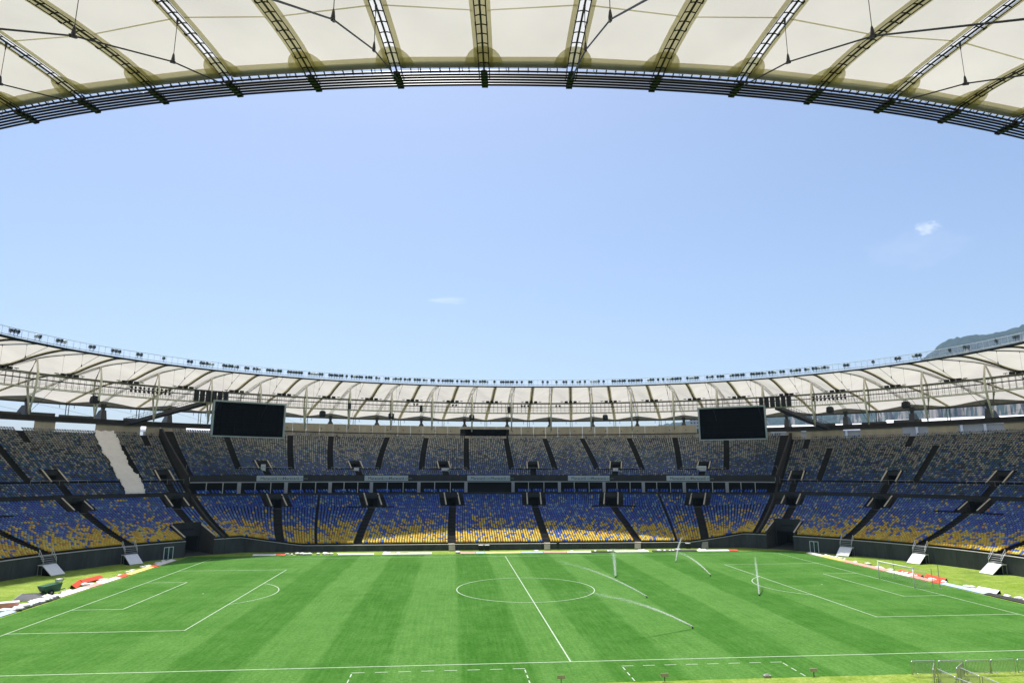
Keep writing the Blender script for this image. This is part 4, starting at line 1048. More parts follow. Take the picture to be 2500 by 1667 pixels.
# ------------------------------------------------------------------ banners on the upper parapet, white sheet, white boards
def text_mesh(txt, size):
    cu = bpy.data.curves.new('lettering', 'FONT'); cu.body = txt; cu.size = size; cu.extrude = 0.008; cu.align_x = 'LEFT'
    o = bpy.data.objects.new('lettering', cu); me = bpy.data.meshes.new_from_object(o); bpy.data.objects.remove(o); bpy.data.curves.remove(cu); return me
tm1 = text_mesh('Maracan\u00e3', 0.95); tm1.materials.clear(); tm1.materials.append(M['letter'])
tm2 = text_mesh('.com', 0.95); tm2.materials.clear(); tm2.materials.append(M['letter2'])
w1 = max(v.co.x for v in tm1.vertices)
ords = ['first', 'second', 'third', 'fourth', 'fifth']
for i, (a, c) in enumerate([(125.95, 119.57), (110.51, 103.74), (94.21, 87.19), (77.64, 70.87), (61.83, 55.33)]):
    Ta, Tc = rad(a), rad(c); Tm = (Ta+Tc)/2; pa = PT(Ta, float(s_lt(Ta))+2.6, 13.72); pc = PT(Tc, float(s_lt(Tc))+2.6, 13.72); cpt = (pa+pc)/2
    # keep the cloth clear of the curved parapet
    n = NT(Tm); cpt = PT(Tm, float(s_lt(Tm))+2.58, 13.72); L_ = (pc-pa).length; ang = math.atan2((pc-pa).y, (pc-pa).x)
    e = empty('banner', tuple(cpt-n*.10), ang, 'pale banner with dark lettering above the boxes, %s from the left' % ords[i], 'banner', 'banners above the boxes')
    b = MB(); N = 24
    for j in range(N):
        x0, x1 = -L_/2+L_*j/N, -L_/2+L_*(j+1)/N; f0, f1 = .012*math.sin(j*1.7), .012*math.sin((j+1)*1.7)
        b.hexa([(x0, f0, -.62), (x1, f1, -.62), (x1, f1+.05, -.62), (x0, f0+.05, -.62)], [(x0, f0, .62), (x1, f1, .62), (x1, f1+.05, .62), (x0, f0+.05, .62)])
    b.build('cloth', 'banner', e)
    for off in (-L_*.42, L_*.06):
        for me, dx in ((tm1, 0), (tm2, w1+.05)):
            o = obj('lettering', me, e, (off+dx, -.035, -.34)); o.rotation_euler = (PI/2, 0, 0)
def sheet():
    b = MB(); nr, nc = 72, 14; W = nc+1
    wob = [(r_l.uniform(-.35, .35), r_l.uniform(-.35, .35)) for _ in range(nr+1)]
    for i in range(1, nr+1): wob[i] = (wob[i-1][0]*.75+wob[i][0]*.6, wob[i-1][1]*.75+wob[i][1]*.6)
    for i in range(nr+1):
        r = -.005+.985*i/nr; Ta = rad(142.6-.55*r); Tc = rad(140.15-.15*r)
        for j in range(nc+1):
            T = Ta+(Tc-Ta)*j/nc; s, z = tier_sz(T, max(r, 0), 0); rr = max(r, 0)*NU_E; fr = rr-math.floor(rr); ap = arc_per_T(T, float(s))
            T += (wob[i][0]*(1-j/nc)+wob[i][1]*j/nc)/ap
            zz_ = float(z)+.80+.09*math.sin(j*1.1+i*.25)-.5*abs(fr-.5)+r_l.uniform(-.09, .09)
            if i == 0: zz_ -= .75
            b.v.append(tuple(PT(T, float(s)-(.25 if i == 0 else 0), zz_)))
    for i in range(nr):
        for j in range(nc): b.f.append((i*W+j, i*W+j+1, (i+1)*W+j+1, (i+1)*W+j)); b.m.append(0)
    o = b.build('white_sheet', 'tarp', smooth=True); md = o.modifiers.new('thick', 'SOLIDIFY'); md.thickness = .03
    tag(o, 'long white sheet draped over the upper seats of the left end stand', 'sheet')
sheet()
for td, w_, h_, du, label in ((124.3, 1.1, 1.5, .35, 'bright white board in the vomitory below the left screen'), (111.2, 1.2, .75, .1, 'white board in the second upper vomitory from the left'), (97.6, 2.0, .7, -.2, 'white board in the third upper vomitory from the left'), (70.0, 1.3, .75, 0, 'white board in the fifth upper vomitory from the left'), (56.6, 2.3, 1.3, .3, 'pale board in the vomitory below the right screen')):  # first panel is white in place of daylight through the doorway
    T = rad(td); s, z = tier_sz(T, 5/40, 0); n = NT(T); p = PT(T, float(s)+.55, float(z)+.05)+TT(T)*du
    b = MB(); b.box((0, 0, h_/2+.1), (.03, w_/2, h_/2)); b.box((0, -w_/2+.05, .06), (.2, .03, .06)); b.box((0, w_/2-.05, .06), (.2, .03, .06)); o = b.build('white_board', 'white'); o.location = p; o.rotation_euler = (0, 0, math.atan2(n.y, n.x)); tag(o, label, 'board', 'white boards standing in the upper vomitories')
# pale flights of steps over the low front wall of the far stand
for td, nm in ((98.9, 'left'), (81.7, 'middle'), (65.4, 'right'), (54.1, 'far right')):
    T = rad(td); n = NT(T); rz = math.atan2(n.y, n.x); p = PT(T, float(s_front(T)), 0); b = MB()
    for i in range(4): b.box((-.45-.28*i, 0, (1.19-.29*i)/2), (.14, .60, (1.19-.29*i)/2))
    b.box((.1, 0, 1.21), (.42, .60, .03)); o = b.build('wall_steps', 'beige'); o.location = p; o.rotation_euler = (0, 0, rz); tag(o, 'pale concrete steps over the low wall of the far stand, %s flight' % nm, 'steps', 'steps over the far wall')

# ------------------------------------------------------------------ white ramps and doors at the end walls
def ramp(td, label):
    T = rad(td); n = NT(T); e = empty('wall_ramp', tuple(PT(T, -1.8, 0)), math.atan2(-n.y, -n.x), label, 'ramp', 'white ramps at the end walls')   # local +x towards the pitch
    zt = float(z_front(T))
    b = MB(); b.hexa([(1.0, -1.1, 1.38), (3.0, -1.1, .02), (3.0, 1.1, .02), (1.0, 1.1, 1.38)], [(1.0, -1.1, 1.50), (3.05, -1.1, .12), (3.05, 1.1, .12), (1.0, 1.1, 1.50)]); b.build('ramp_board', 'white', e)
    b = MB(); b.box((.52, 0, 1.44), (.5, 1.1, .06)); b.build('landing', 'white', e)
    for y in (-1.02, 1.02):
        b = MB(); b.hexa([(1.0, y-.04, 0), (2.8, y-.04, 0), (2.8, y+.04, 0), (1.0, y+.04, 0)], [(1.0, y-.04, 1.36), (2.75, y-.04, .17), (2.75, y+.04, .17), (1.0, y+.04, 1.36)]); b.build('side_panel', 'screen', e)
        for x in (.1, .95): q = MB(); q.beam((x, y, 0), (x, y, 1.38), .08); q.build('leg', 'greyf', e)
        b = MB(); b.tube([(-.1, y, zt+1.0), (1.0, y, 2.3), (1.0, y, 1.5)], .04, 6); b.tube([(-.1, y, zt+.5), (1.0, y, 1.9)], .03, 5); b.tube([(-.1, y, zt+1.0), (-.1, y, zt)], .04, 6); b.build('handrail', 'galv', e)
    for i in range(4): b = MB(); b.box((.15+.22*i, 0, zt-.1-.28*i), (.12, .95, .03)); b.build('tread', 'greyf', e)
for td, l in ((161.8, 'white sloping ramp at the shaded left wall, nearer one'), (149.4, 'white sloping ramp at the shaded left wall, farther one'), (31.1, 'white sloping ramp at the right wall, farthest and left of the goal'), (19.2, 'white sloping ramp at the right wall directly behind the goal'), (6.9, 'white sloping ramp at the right wall nearest the picture edge')): ramp(td, l)
def dbl_door(td, label):
    T = rad(td); n = NT(T); e = empty('double_door', tuple(PT(T, -1.86, 0)), math.atan2(-n.y, -n.x), label, 'door', 'white framed double doors')
    for y, w_, z0, z1 in ((-.78, .05, 0, 1.95), (0, .05, 0, 1.95), (.78, .05, 0, 1.95)): b = MB(); b.box((.03, y, (z0+z1)/2), (.05, w_, (z1-z0)/2)); b.build('jamb', 'white', e)
    b = MB(); b.box((.03, 0, 2.0), (.05, .83, .05)); b.build('head', 'white', e)
    for y in (-.39, .39): b = MB(); b.box((.015, y, .97), (.02, .33, .95)); d = b.build('door_leaf', 'bglass', e); q = MB(); q.box((.06, y*.2, 1.0), (.03, .02, .1)); q.build('handle', 'steel', d)
dbl_door(143.2, 'white framed double door in the shaded left wall'); dbl_door(36.6, 'white framed double door in the right wall near the corner gate')

# ------------------------------------------------------------------ goal
def goal():
    e = empty('goal', (52.5, 0, 0), 0, 'white football goal on the right goal line', 'goal'); r = .075
    for y in (-3.72, 3.72):
        b = MB(); b.tube([(0, y, 0), (0, y, 2.44)], r, 10); b.build('post', 'white', e, smooth=True)
    b = MB(); b.tube([(0, -3.78, 2.50), (0, 3.78, 2.50)], r, 10); b.build('crossbar', 'white', e, smooth=True)
    b = MB(); cw_ = .006
    for i in range(41):
        y = -3.66+7.32*i/40; b.beam((0.02, y, 2.44), (1.9, y, 2.2), cw_); b.beam((1.9, y, 2.2), (2.0, y, 0), cw_)
    for i in range(11): x = .02+1.88*i/10; b.beam((x, -3.66, 2.44-.24*i/10), (x, 3.66, 2.44-.24*i/10), cw_)
    for i in range(12): z = 2.2*i/12; b.beam((2.0-.1*i/12, -3.66, z), (2.0-.1*i/12, 3.66, z), cw_)
    for y in (-3.66, 3.66):
        for i in range(11): x = .02+1.88*i/10; b.beam((x, y, 0), (x, y, 2.44-.24*i/10), cw_)
        for i in range(12): z = 2.2*i/12; b.beam((0.02, y, z), (1.95, y, z), cw_)
    b.build('net', 'net', e)
    for y in (-3.9, 3.9):
        b = MB(); b.tube([(2.5, y, 0), (2.5, y, 2.5)], .035, 6); b.build('net_pole', 'greyf', e)
goal()
b = MB(); b.tube([(0, 0, 0), (0, 0, 3.1)], .04, 6); b.tube([(0, 0, 0), (0, 0, .06)], .16, 10); o = b.build('slim_pole', 'greyf'); o.location = (55.4, -4.7, 0); tag(o, 'slim grey pole standing just right of the goal', 'pole')
# ------------------------------------------------------------------ boards and bags lying around the pitch
def board(x0, y0, x1, y1, mat, label, w=.85, lift=.26):
    d = Vector((x1-x0, y1-y0, 0)); L_ = d.length; d.normalize(); o_ = Vector((d.y, -d.x, 0)); c = Vector(((x0+x1)/2, (y0+y1)/2, 0))
    if o_.dot(c) < 0: o_ = -o_          # o_ points away from the pitch
    b = MB(); n = max(1, int(L_/2.0)); h = L_/2
    for i in range(n):
        a, e_ = -h+L_*i/n+.012, -h+L_*(i+1)/n-.012; j = r_l.uniform(-.02, .02)
        lo = [d*a-o_*w/2, d*e_-o_*w/2, d*e_+o_*w/2, d*a+o_*w/2]
        lo = [Vector((q.x, q.y, .02)) for q in lo]; hi = [Vector((q.x, q.y, z)) for q, z in zip(lo, (.09, .09, lift+j, lift+j))]
        b.hexa([tuple(q) for q in lo], [tuple(q) for q in hi])
    o = b.build('perimeter_board', mat); o.location = c; tag(o, label, 'board', 'boards lying around the pitch')
CN = {'pale': 'white', 'pink': 'faded red', 'red': 'red', 'yellow': 'yellow', 'blueb': 'pale blue', 'black': 'black'}
def run(side_, segs):
    for i, (a, c, mat) in enumerate(segs):
        nth = sum(1 for q in segs[:i] if q[2] == mat); tot = sum(1 for q in segs if q[2] == mat)
        od = ['first', 'second', 'third', 'fourth', 'fifth', 'sixth', 'seventh', 'eighth'][nth]
        pos = '' if tot == 1 else ', %s %s one' % (od, CN[mat])
        if side_ == 'far': board(a, 38.35, c, 38.35, mat, 'flat %s board along the far touchline%s from the left' % (CN[mat], pos) if pos else 'flat %s board along the far touchline' % CN[mat])
        elif side_ == 'left': board(-58.3, a, -58.3, c, mat, 'flat %s board behind the left goal line%s from the front' % (CN[mat], pos) if pos else 'flat %s board behind the left goal line' % CN[mat])
        else: board(58.3, a, 58.3, c, mat, 'flat %s board behind the right goal line%s from the front' % (CN[mat], pos) if pos else 'flat %s board behind the right goal line' % CN[mat])
run('left', [(-17, -9.9, 'blueb'), (-9.8, -1.6, 'black'), (-1.5, 5.2, 'pale'), (5.3, 8.0, 'pink'), (8.1, 13.6, 'pale'), (13.7, 16.2, 'red'), (16.3, 24.2, 'yellow'), (24.3, 26.2, 'red'), (26.3, 32.8, 'pale')])
run('right', [(-18, -9.2, 'black'), (-9.1, -1.4, 'blueb'), (-1.3, .4, 'red'), (.5, 4.8, 'pink'), (4.9, 10.2, 'pale'), (10.3, 21.8, 'pink'), (21.9, 28.5, 'yellow'), (28.6, 33.6, 'pale')])
run('far', [(-46.5, -42.4, 'pale'), (-42.3, -40.6, 'red'), (-31, -24.4, 'pale'), (-22.8, -13.6, 'pale'), (-8.2, -5.4, 'pink'), (-5.3, -3.6, 'blueb'), (-3.5, 3.3, 'yellow'), (3.4, 7.6, 'blueb'), (7.7, 12.2, 'pink'), (12.3, 17.0, 'pale'), (17.1, 21.6, 'black'), (21.8, 28.4, 'pale'), (29.2, 38.0, 'black'), (38.2, 44.6, 'pale'), (44.7, 46.4, 'red')])
def bag_mesh(seed):
    rr = random.Random(seed); b = MB(); n, m = 10, 6
    for j in range(m+1):
        ph = -PI/2+PI*j/m
        for i in range(n):
            t = 2*PI*i/n; q = 1+rr.uniform(-.18, .18); b.v.append((.42*math.cos(ph)*math.cos(t)*q, .27*math.cos(ph)*math.sin(t)*q, max(0, .14+.15*math.sin(ph)*q)))
    for j in range(m):
        for i in range(n): b.f.append((j*n+i, j*n+(i+1) % n, (j+1)*n+(i+1) % n, (j+1)*n+i)); b.m.append(0)
    me = b.mesh('white_bag', 'bag'); me.polygons.foreach_set('use_smooth', [True]*len(me.polygons)); return me
bags = [bag_mesh(i) for i in range(6)]
def bag(x, y, where, sc=1.0):
    o = obj('white_bag', r_l.choice(bags), None, (x, y, 0), r_l.uniform(0, PI)); s_ = sc*r_l.uniform(.75, 1.35); o.scale = (s_, s_, s_*1.05)
    tag(o, 'white bag lying beside the boards %s' % where, 'bag', 'white bags lying %s' % where)
for i in range(34):
    y = r_l.uniform(-11, 32); bag(-58.9-abs(r_l.gauss(.2, .5)), y, 'behind the left goal line', 1.25 if y < 0 else 1.0)
for y in np.arange(-9.6, -1.5, .62): bag(-58.45+r_l.uniform(-.15, .1), y, 'behind the left goal line', 1.35)
for i in range(30): bag(58.9+abs(r_l.gauss(.3, .5)), r_l.uniform(-17, 33), 'behind the right goal line', 1.1)
for i in range(40): bag(r_l.choice([r_l.uniform(-46, 46), r_l.uniform(-40, -30), r_l.uniform(17, 40)]), 38.75+abs(r_l.gauss(0, .25)), 'along the far touchline', 1.15)
# red trestle boards, pale crates, grey frames and the green cart on the left and right verges
def trestle(p0, p1, z0, z1, mat, label, w=.55):
    p0, p1 = Vector((*p0, 0)), Vector((*p1, 0)); d = (p1-p0); L_ = d.length; d.normalize(); o_ = Vector((-d.y, d.x, 0))
    e = empty('tilted_panel', tuple((p0+p1)/2), math.atan2(d.y, d.x), label, 'panel')
    b = MB(); b.hexa([(-L_/2, -w, z0), (L_/2, -w, z1), (L_/2, -w+.06, z1), (-L_/2, -w+.06, z0)], [(-L_/2, 0, z0+.42), (L_/2, 0, z1+.42), (L_/2, .06, z1+.42), (-L_/2, .06, z0+.42)]); b.build('panel_face', mat, e)
    b = MB(); b.hexa([(-L_/2, .12, 0), (L_/2, .12, 0), (L_/2, .2, 0), (-L_/2, .2, 0)], [(-L_/2, .02, z0+.40), (L_/2, .02, z1+.40), (L_/2, .1, z1+.40), (-L_/2, .1, z0+.40)]); b.build('panel_back', 'black', e)
    for x in (-L_*.38, 0, L_*.38): q = MB(); q.beam((x, .08, .4), (x, .5, 0), .05); q.build('prop', 'steel', e)
trestle((-60.2, 5.0), (-61.0, 8.2), .04, .22, 'red', 'short bright red tilted panel on the left verge'); trestle((-60.9, 8.3), (-60.4, 12.6), .22, .22, 'red', 'long dark red tilted panel on the left verge')
trestle((59.6, 9.2), (59.3, 3.8), .05, .05, 'red', 'orange red tilted panel behind the goal'); trestle((60.6, 4.6), (60.2, .2), .08, .08, 'red', 'orange red tilted panel just right of the goal'); trestle((59.9, -5.9), (60.2, -9.0), .05, .05, 'pale', 'pale tilted panel near the right picture edge')
def crate(x, y, l, w_, h, rz, mat, label, name='crate'):
    e = empty(name, (x, y, 0), rz, label, 'crate')
    b = MB(); b.hexa([(-l/2, -w_/2, 0), (l/2, -w_/2, 0), (l/2, w_/2, 0), (-l/2, w_/2, 0)], [(-l/2-.03, -w_/2-.03, h), (l/2+.03, -w_/2-.03, h), (l/2+.03, w_/2+.03, h), (-l/2-.03, w_/2+.03, h)]); b.build('body', mat, e)
    b = MB(); b.box((0, 0, h+.04), (l/2+.06, w_/2+.06, .04)); b.build('lid', 'pale', e)
    for sg in (-1, 1): b = MB(); b.box((sg*(l/2+.04), 0, h*.6), (.03, .18, .04)); b.build('handle', 'black', e)
crate(-59.9, -8.0, 1.7, 1.0, .7, .5, 'pink', 'pale pinkish crate at the left edge of the picture')
def frames():
    e = empty('frame_stack', (-61.6, -1.6, 0), .35, 'stack of grey metal frames lying on the left verge', 'frames')
    for i in range(7):
        b = MB(); y = -2.2+.62*i; z = .05+.05*(i % 3)
        for q in ((-1.3, y), (1.3, y)): b.beam((q[0], y, z), (q[0], y+2.0, z+.05), .06)
        for f in (0, .5, 1.0, 1.5, 2.0): b.beam((-1.3, y+f, z+.02), (1.3, y+f, z+.02), .07)
        b.build('frame', 'greyf', e)
frames()
def cart():
    e = empty('roller_cart', (-60.6, .9, 0), rad(62), 'dark green wheeled cart with a tipped hopper on the left verge', 'cart')
    b = MB(); b.hexa([(-.9, -.55, .45), (.9, -.55, .35), (.9, .55, .35), (-.9, .55, .45)], [(-1.25, -.7, 1.15), (1.05, -.7, 1.35), (1.05, .7, 1.35), (-1.25, .7, 1.15)]); b.build('hopper', 'dkgreen', e)
    b = MB(); b.box((0, 0, .36), (1.1, .3, .06)); b.beam((1.0, 0, .36), (1.9, 0, .5), .09); b.build('chassis', 'dkgreen', e)
    for y in (-.62, .62):
        b = MB(); b.tube([(-.25, y-.1, .34), (-.25, y+.1, .34)], .34, 16); wq = b.build('wheel', 'rubber', e); q = MB(); q.tube([(-.25, y-.12, .34), (-.25, y+.12, .34)], .12, 10); q.build('rim', 'greyf', wq)
    b = MB(); b.tube([(1.0, -.4, 1.3), (1.35, -.4, 1.75), (1.35, .4, 1.75), (1.0, .4, 1.3)], .04, 6); b.build('handle', 'dkgreen', e)
    b = MB(); b.box((.95, 0, 1.62), (.3, .3, .16)); b.build('engine_cover', 'pale', e)
cart()
# ------------------------------------------------------------------ low tags, people and cases along the touchlines
def tag_sign(x, y, label):
    e = empty('small_sign', (x, y, 0), 0, label, 'sign', 'small signs by the near touchline'); b = MB(); b.beam((0, 0, 0), (0, 0, .34), .05); b.build('stake', 'black', e); b = MB(); b.box((0, 0, .45), (.30, .02, .13)); b.build('plate', 'beige', e)
tag_sign(-1.7, -39.5, 'small beige sign on a stake below the halfway line'); tag_sign(6.1, -39.7, 'small beige sign on a stake inside the right dashed area'); tag_sign(17.9, -39.5, 'small beige sign on a stake right of the right dashed area')
b = MB(); b.box((0, 0, .08), (.28, .14, .08)); b.hexa([(-.2, -.1, .16), (.2, -.1, .16), (.2, .1, .16), (-.2, .1, .16)], [(-.12, -.06, .24), (.12, -.06, .24), (.12, .06, .24), (-.12, .06, .24)]); o = b.build('valve_box', 'greyf'); o.location = (14.2, -39.4, 0); tag(o, 'little grey valve box in the grass by the right dashed area', 'box')
def case(x, y, label):
    e = empty('equipment_case', (x, y, 0), 0, label, 'case', 'dark cases at the far wall')
    b = MB(); b.hexa([(-.4, -.3, .1), (.4, -.3, .1), (.4, .3, .1), (-.4, .3, .1)], [(-.42, -.32, .95), (.42, -.32, .95), (.42, .32, .95), (-.42, .32, .95)]); b.build('body', 'black', e)
    b = MB(); b.box((0, 0, 1.0), (.46, .36, .05)); b.build('lid', 'pale', e)
    for sx in (-1, 1): b = MB(); b.tube([(sx*.32, -.3, .07), (sx*.32, -.22, .07)], .07, 8); b.build('wheel', 'rubber', e)
case(-4.1, 43.3, 'black case with pale lid at the far wall, left of a pair'); case(-2.9, 43.3, 'black case with pale lid at the far wall, right of a pair'); case(38.1, 43.3, 'single black case with pale lid at the far wall under the water jet')
def person(x, y, rz, label):
    e = empty('person', (x, y, 0), rz, label, 'person')
    me = bpy.data.meshes.new('body')
    J = {'pel': (0, 0, .95, .13), 'wst': (0, 0, 1.1, .125), 'chs': (0, 0, 1.32, .15), 'nk': (0, 0, 1.48, .06), 'hd': (0, -.01, 1.58, .085), 'tp': (0, 0, 1.70, .075)}
    names = list(J); ed = [('pel', 'wst'), ('wst', 'chs'), ('chs', 'nk'), ('nk', 'hd'), ('hd', 'tp')]
    for sg, n_ in ((-1, 'l'), (1, 'r')):
        J['hip'+n_] = (sg*.10, 0, .88, .095); J['kn'+n_] = (sg*.11, -.02, .48, .065); J['an'+n_] = (sg*.115, .01, .08, .045); J['to'+n_] = (sg*.13, -.16, .04, .04)
        J['sh'+n_] = (sg*.19, 0, 1.40, .065); J['el'+n_] = (sg*.24, .02, 1.12, .048); J['wr'+n_] = (sg*.23, -.08, .88, .033); J['pa'+n_] = (sg*.225, -.10, .80, .036)
        ed += [('pel', 'hip'+n_), ('hip'+n_, 'kn'+n_), ('kn'+n_, 'an'+n_), ('an'+n_, 'to'+n_), ('chs', 'sh'+n_), ('sh'+n_, 'el'+n_), ('el'+n_, 'wr'+n_), ('wr'+n_, 'pa'+n_)]
        for q in range(4):
            J['f%d%s' % (q, n_)] = (sg*.235, -.135+.018*q, .735, .009); J['g%d%s' % (q, n_)] = (sg*.225, -.145+.018*q, .695+.006*abs(q-1.5), .008); ed += [('pa'+n_, 'f%d%s' % (q, n_)), ('f%d%s' % (q, n_), 'g%d%s' % (q, n_))]
        J['th'+n_] = (sg*.205, -.15, .78, .010); ed.append(('pa'+n_, 'th'+n_))
    names = list(J); idx = {n_: i for i, n_ in enumerate(names)}
    me.from_pydata([J[n_][:3] for n_ in names], [(idx[a], idx[c]) for a, c in ed], [])
    o = bpy.data.objects.new('body', me); link(o, e); sk = o.modifiers.new('skin', 'SKIN'); sk.use_smooth_shade = True
    for i, n_ in enumerate(names): r = J[n_][3]; me.skin_vertices[0].data[i].radius = (r, r)
    me.skin_vertices[0].data[0].use_root = True
    o.modifiers.new('sub', 'SUBSURF').levels = 1
    m, nt, bs = new_mat('clothed_body'); tc = nt.nodes.new('ShaderNodeTexCoord'); sp = nt.nodes.new('ShaderNodeSeparateXYZ'); nt.links.new(tc.outputs['Object'], sp.inputs[0])
    gt = nt.nodes.new('ShaderNodeMath'); gt.operation = 'GREATER_THAN'; gt.inputs[1].default_value = 1.49; nt.links.new(sp.outputs[2], gt.inputs[0])
    mx = nt.nodes.new('ShaderNodeMix'); mx.data_type = 'RGBA'; mx.inputs[6].default_value = (.012, .012, .016, 1); mx.inputs[7].default_value = (.28, .16, .10, 1); nt.links.new(gt.outputs[0], mx.inputs[0]); nt.links.new(mx.outputs[2], bs.inputs['Base Color']); me.materials.append(m)
    b = MB()
    for j in range(5):
        ph = PI/2*j/5
        for i in range(12): t = 2*PI*i/12; b.v.append((.108*math.cos(ph)*math.cos(t), .015+.115*math.cos(ph)*math.sin(t), 1.63+.125*math.sin(ph)))
    for j in range(4):
        for i in range(12): b.f.append((j*12+i, j*12+(i+1) % 12, (j+1)*12+(i+1) % 12, (j+1)*12+i)); b.m.append(0)
    b.f.append(tuple(48+i for i in range(12))); b.m.append(0); b.build('hair', 'black', e, smooth=True)
person(11.3, 43.2, .25, 'person in dark clothes standing at the far wall by the middle steps')
# ------------------------------------------------------------------ sprinklers
def jet(x, y, ax, ay, label, seed, n=2600, spread=1.0, apex=3.2, umax=1.15):
    rr = np.random.default_rng(seed); e = empty('sprinkler', (x, y, 0), 0, label, 'sprinkler', 'sprinklers watering the pitch')
    b = MB(); b.tube([(0, 0, 0), (0, 0, .16)], .07, 8); d = Vector((ax-x, ay-y, 0)); D_ = d.length; d.normalize(); b.tube([Vector((0, 0, .14)), d*.22+Vector((0, 0, .30))], [.05, .03], 7); b.build('nozzle', 'black', e)
    # ballistic stream: apex after D_ metres; droplets spread and fall out with distance
    n = int(n*.85); u = umax*(1-(1-rr.random(n))**.62); xs = u*D_; zs = apex*(2*u-u*u)
    lag = np.abs(rr.normal(0, 1, n))*np.clip(u-.15, 0, 2)**1.3*2.3; core = rr.random(n) < np.clip(.95-.5*u, .15, 1)
    lat = rr.normal(0, 1, n)*np.where(core, .03+.10*u, .08+.6*u**1.1)*spread
    zs = np.where(core, zs+rr.normal(0, 1, n)*(.03+.10*u), zs-lag*rr.random(n)*1.7); xs = np.where(core, xs, xs-lag*.6)
    mist = rr.random(n) < .45; mist &= ~core; zs = np.where(mist, zs*rr.random(n), zs); lat = np.where(mist, lat*2.2, lat)
    ok = zs > .02; xs, zs, lat, u, core = xs[ok], zs[ok], lat[ok], u[ok], core[ok]; m = len(xs)
    sz = np.where(core, .015*(1-.45*np.clip(u, 0, 1.4)), .0055)*(.7+.6*rr.random(m)); nx_, ny_ = -d.y, d.x
    C = np.column_stack([d.x*xs+nx_*lat, d.y*xs+ny_*lat, zs+.2])
    # thin drops stretched along the flight
    sl = np.column_stack([np.full(m, d.x), np.full(m, d.y), (2-2*u)*apex/D_]); sl /= np.linalg.norm(sl, axis=1)[:, None]; A = sl*(sz*7)[:, None]
    sd = np.column_stack([np.full(m, nx_), np.full(m, ny_), np.zeros(m)])*sz[:, None]; up_ = np.array([0, 0, 1])*sz[:, None]
    V = np.stack([C-A, C-sd, C+A, C+sd, C-A, C-up_, C+A, C+up_], 1).reshape(-1, 3)
    T_ = np.array([[0, 1, 2, 3], [4, 5, 6, 7]]); F = (T_[None]+8*np.arange(m)[:, None, None]).reshape(-1, 4)
    o = obj('water_jet', np_mesh('water_jet', V, F, ['water']), e); o['kind'] = 'stuff'
jet(14.3, -7.7, -1.7, -6.4, 'sprinkler right of the centre circle throwing a long flat jet to the left', 1, apex=4.6, umax=.72)
jet(28.8, 8.2, 18.0, -0.9, 'sprinkler throwing a jet to the left in front of the farthest spray', 2, apex=4.6, umax=.7)
jet(28.9, -7.4, 33.4, 2.9, 'sprinkler at the right penalty area sending a tall narrow jet away', 3, n=5200, apex=3.3)
jet(28.7, 23.4, 32.3, 29.4, 'farthest sprinkler, its jet leaning up against the front wall', 4, n=4600, apex=3.4)
jet(14.2, -23.7, -3.1, -30.1, 'nearest sprinkler throwing a long flat jet to the left', 5, n=3400, apex=4.6, umax=.72)
jet(14.3, 8.2, 15.5, 14.5, 'sprinkler beyond the centre circle with a short upright plume', 6, n=4600, spread=2.0, apex=3.2)
# ------------------------------------------------------------------ crowd barriers at the near corner
brm = MB(); brm.tube([(0, 0, .20), (0, 0, 1.02)], .016, 5); bar_me = brm.mesh('bar', 'galv')
fr = MB(); R_ = .12
def rc(cx, cz, a0): return [(cx+R_*math.cos(a0+PI/2*i/4), 0, cz+R_*math.sin(a0+PI/2*i/4)) for i in range(5)]
fr.tube([(-1.0, 0, .12)]+[(-1.0, 0, .98)]+rc(-1.0+R_, 1.1-R_, PI)[::-1][0:0]+[(-1.0+R_*(1-math.cos(t)), 0, 1.1-R_+R_*math.sin(t)) for t in (0.4, .8, 1.2, 1.57)]+[(1.0-R_*(1-math.cos(t)), 0, 1.1-R_+R_*math.sin(t)) for t in (1.57, 1.2, .8, .4)]+[(1.0, 0, .98), (1.0, 0, .12)], .034, 8); fr.tube([(-1.0, 0, .20), (1.0, 0, .20)], .018, 6); fr.tube([(-1.0, 0, 1.0), (1.0, 0, 1.0)], .010, 5)
fr_me = fr.mesh('frame', 'galv'); fr_me.polygons.foreach_set('use_smooth', [True]*len(fr_me.polygons))
ft = MB(); ft.tube([(0, -.30, .02), (0, -.10, .24), (0, .10, .24), (0, .30, .02)], .018, 6); ft_me = ft.mesh('foot', 'galv')
def barrier(x0, y0, x1, y1, label):
    e = empty('crowd_barrier', ((x0+x1)/2, (y0+y1)/2, 0), math.atan2(y1-y0, x1-x0), label, 'barrier', 'crowd barriers at the near right corner'); obj('frame', fr_me, e)
    for i in range(1, 17): obj('bar', bar_me, e, (-1.0+2.0*i/17, 0, 0))
    for x in (-.72, .72): obj('foot', ft_me, e, (x, 0, 0))
for a in ((25.4, -40.2, 27.4, -40.2, 'leftmost galvanised barrier of the row facing the pitch'), (27.6, -40.25, 29.6, -40.3, 'second galvanised barrier from the left in the row facing the pitch'), (29.75, -40.4, 31.7, -40.35, 'third galvanised barrier from the left in the row facing the pitch'), (31.85, -40.35, 33.8, -40.35, 'fourth galvanised barrier from the left in the row facing the pitch'), (34.0, -40.4, 36.0, -40.4, 'galvanised barrier cut by the right picture edge in the row facing the pitch'),
          (26.9, -40.7, 25.6, -42.3, 'galvanised barrier turned edge-on at the left of the pen'), (26.0, -42.2, 25.85, -44.2, 'galvanised barrier running towards the viewer in the left side of the pen'), (25.8, -44.3, 25.9, -46.3, 'galvanised barrier at the bottom picture edge, left side of the pen'),
          (29.2, -40.8, 27.5, -42.2, 'slanting galvanised barrier in the middle of the pen'), (27.9, -42.1, 27.75, -44.1, 'galvanised barrier running towards the viewer in the right side of the pen'), (27.85, -44.2, 27.8, -46.2, 'galvanised barrier at the bottom picture edge, right side of the pen')): barrier(*a)
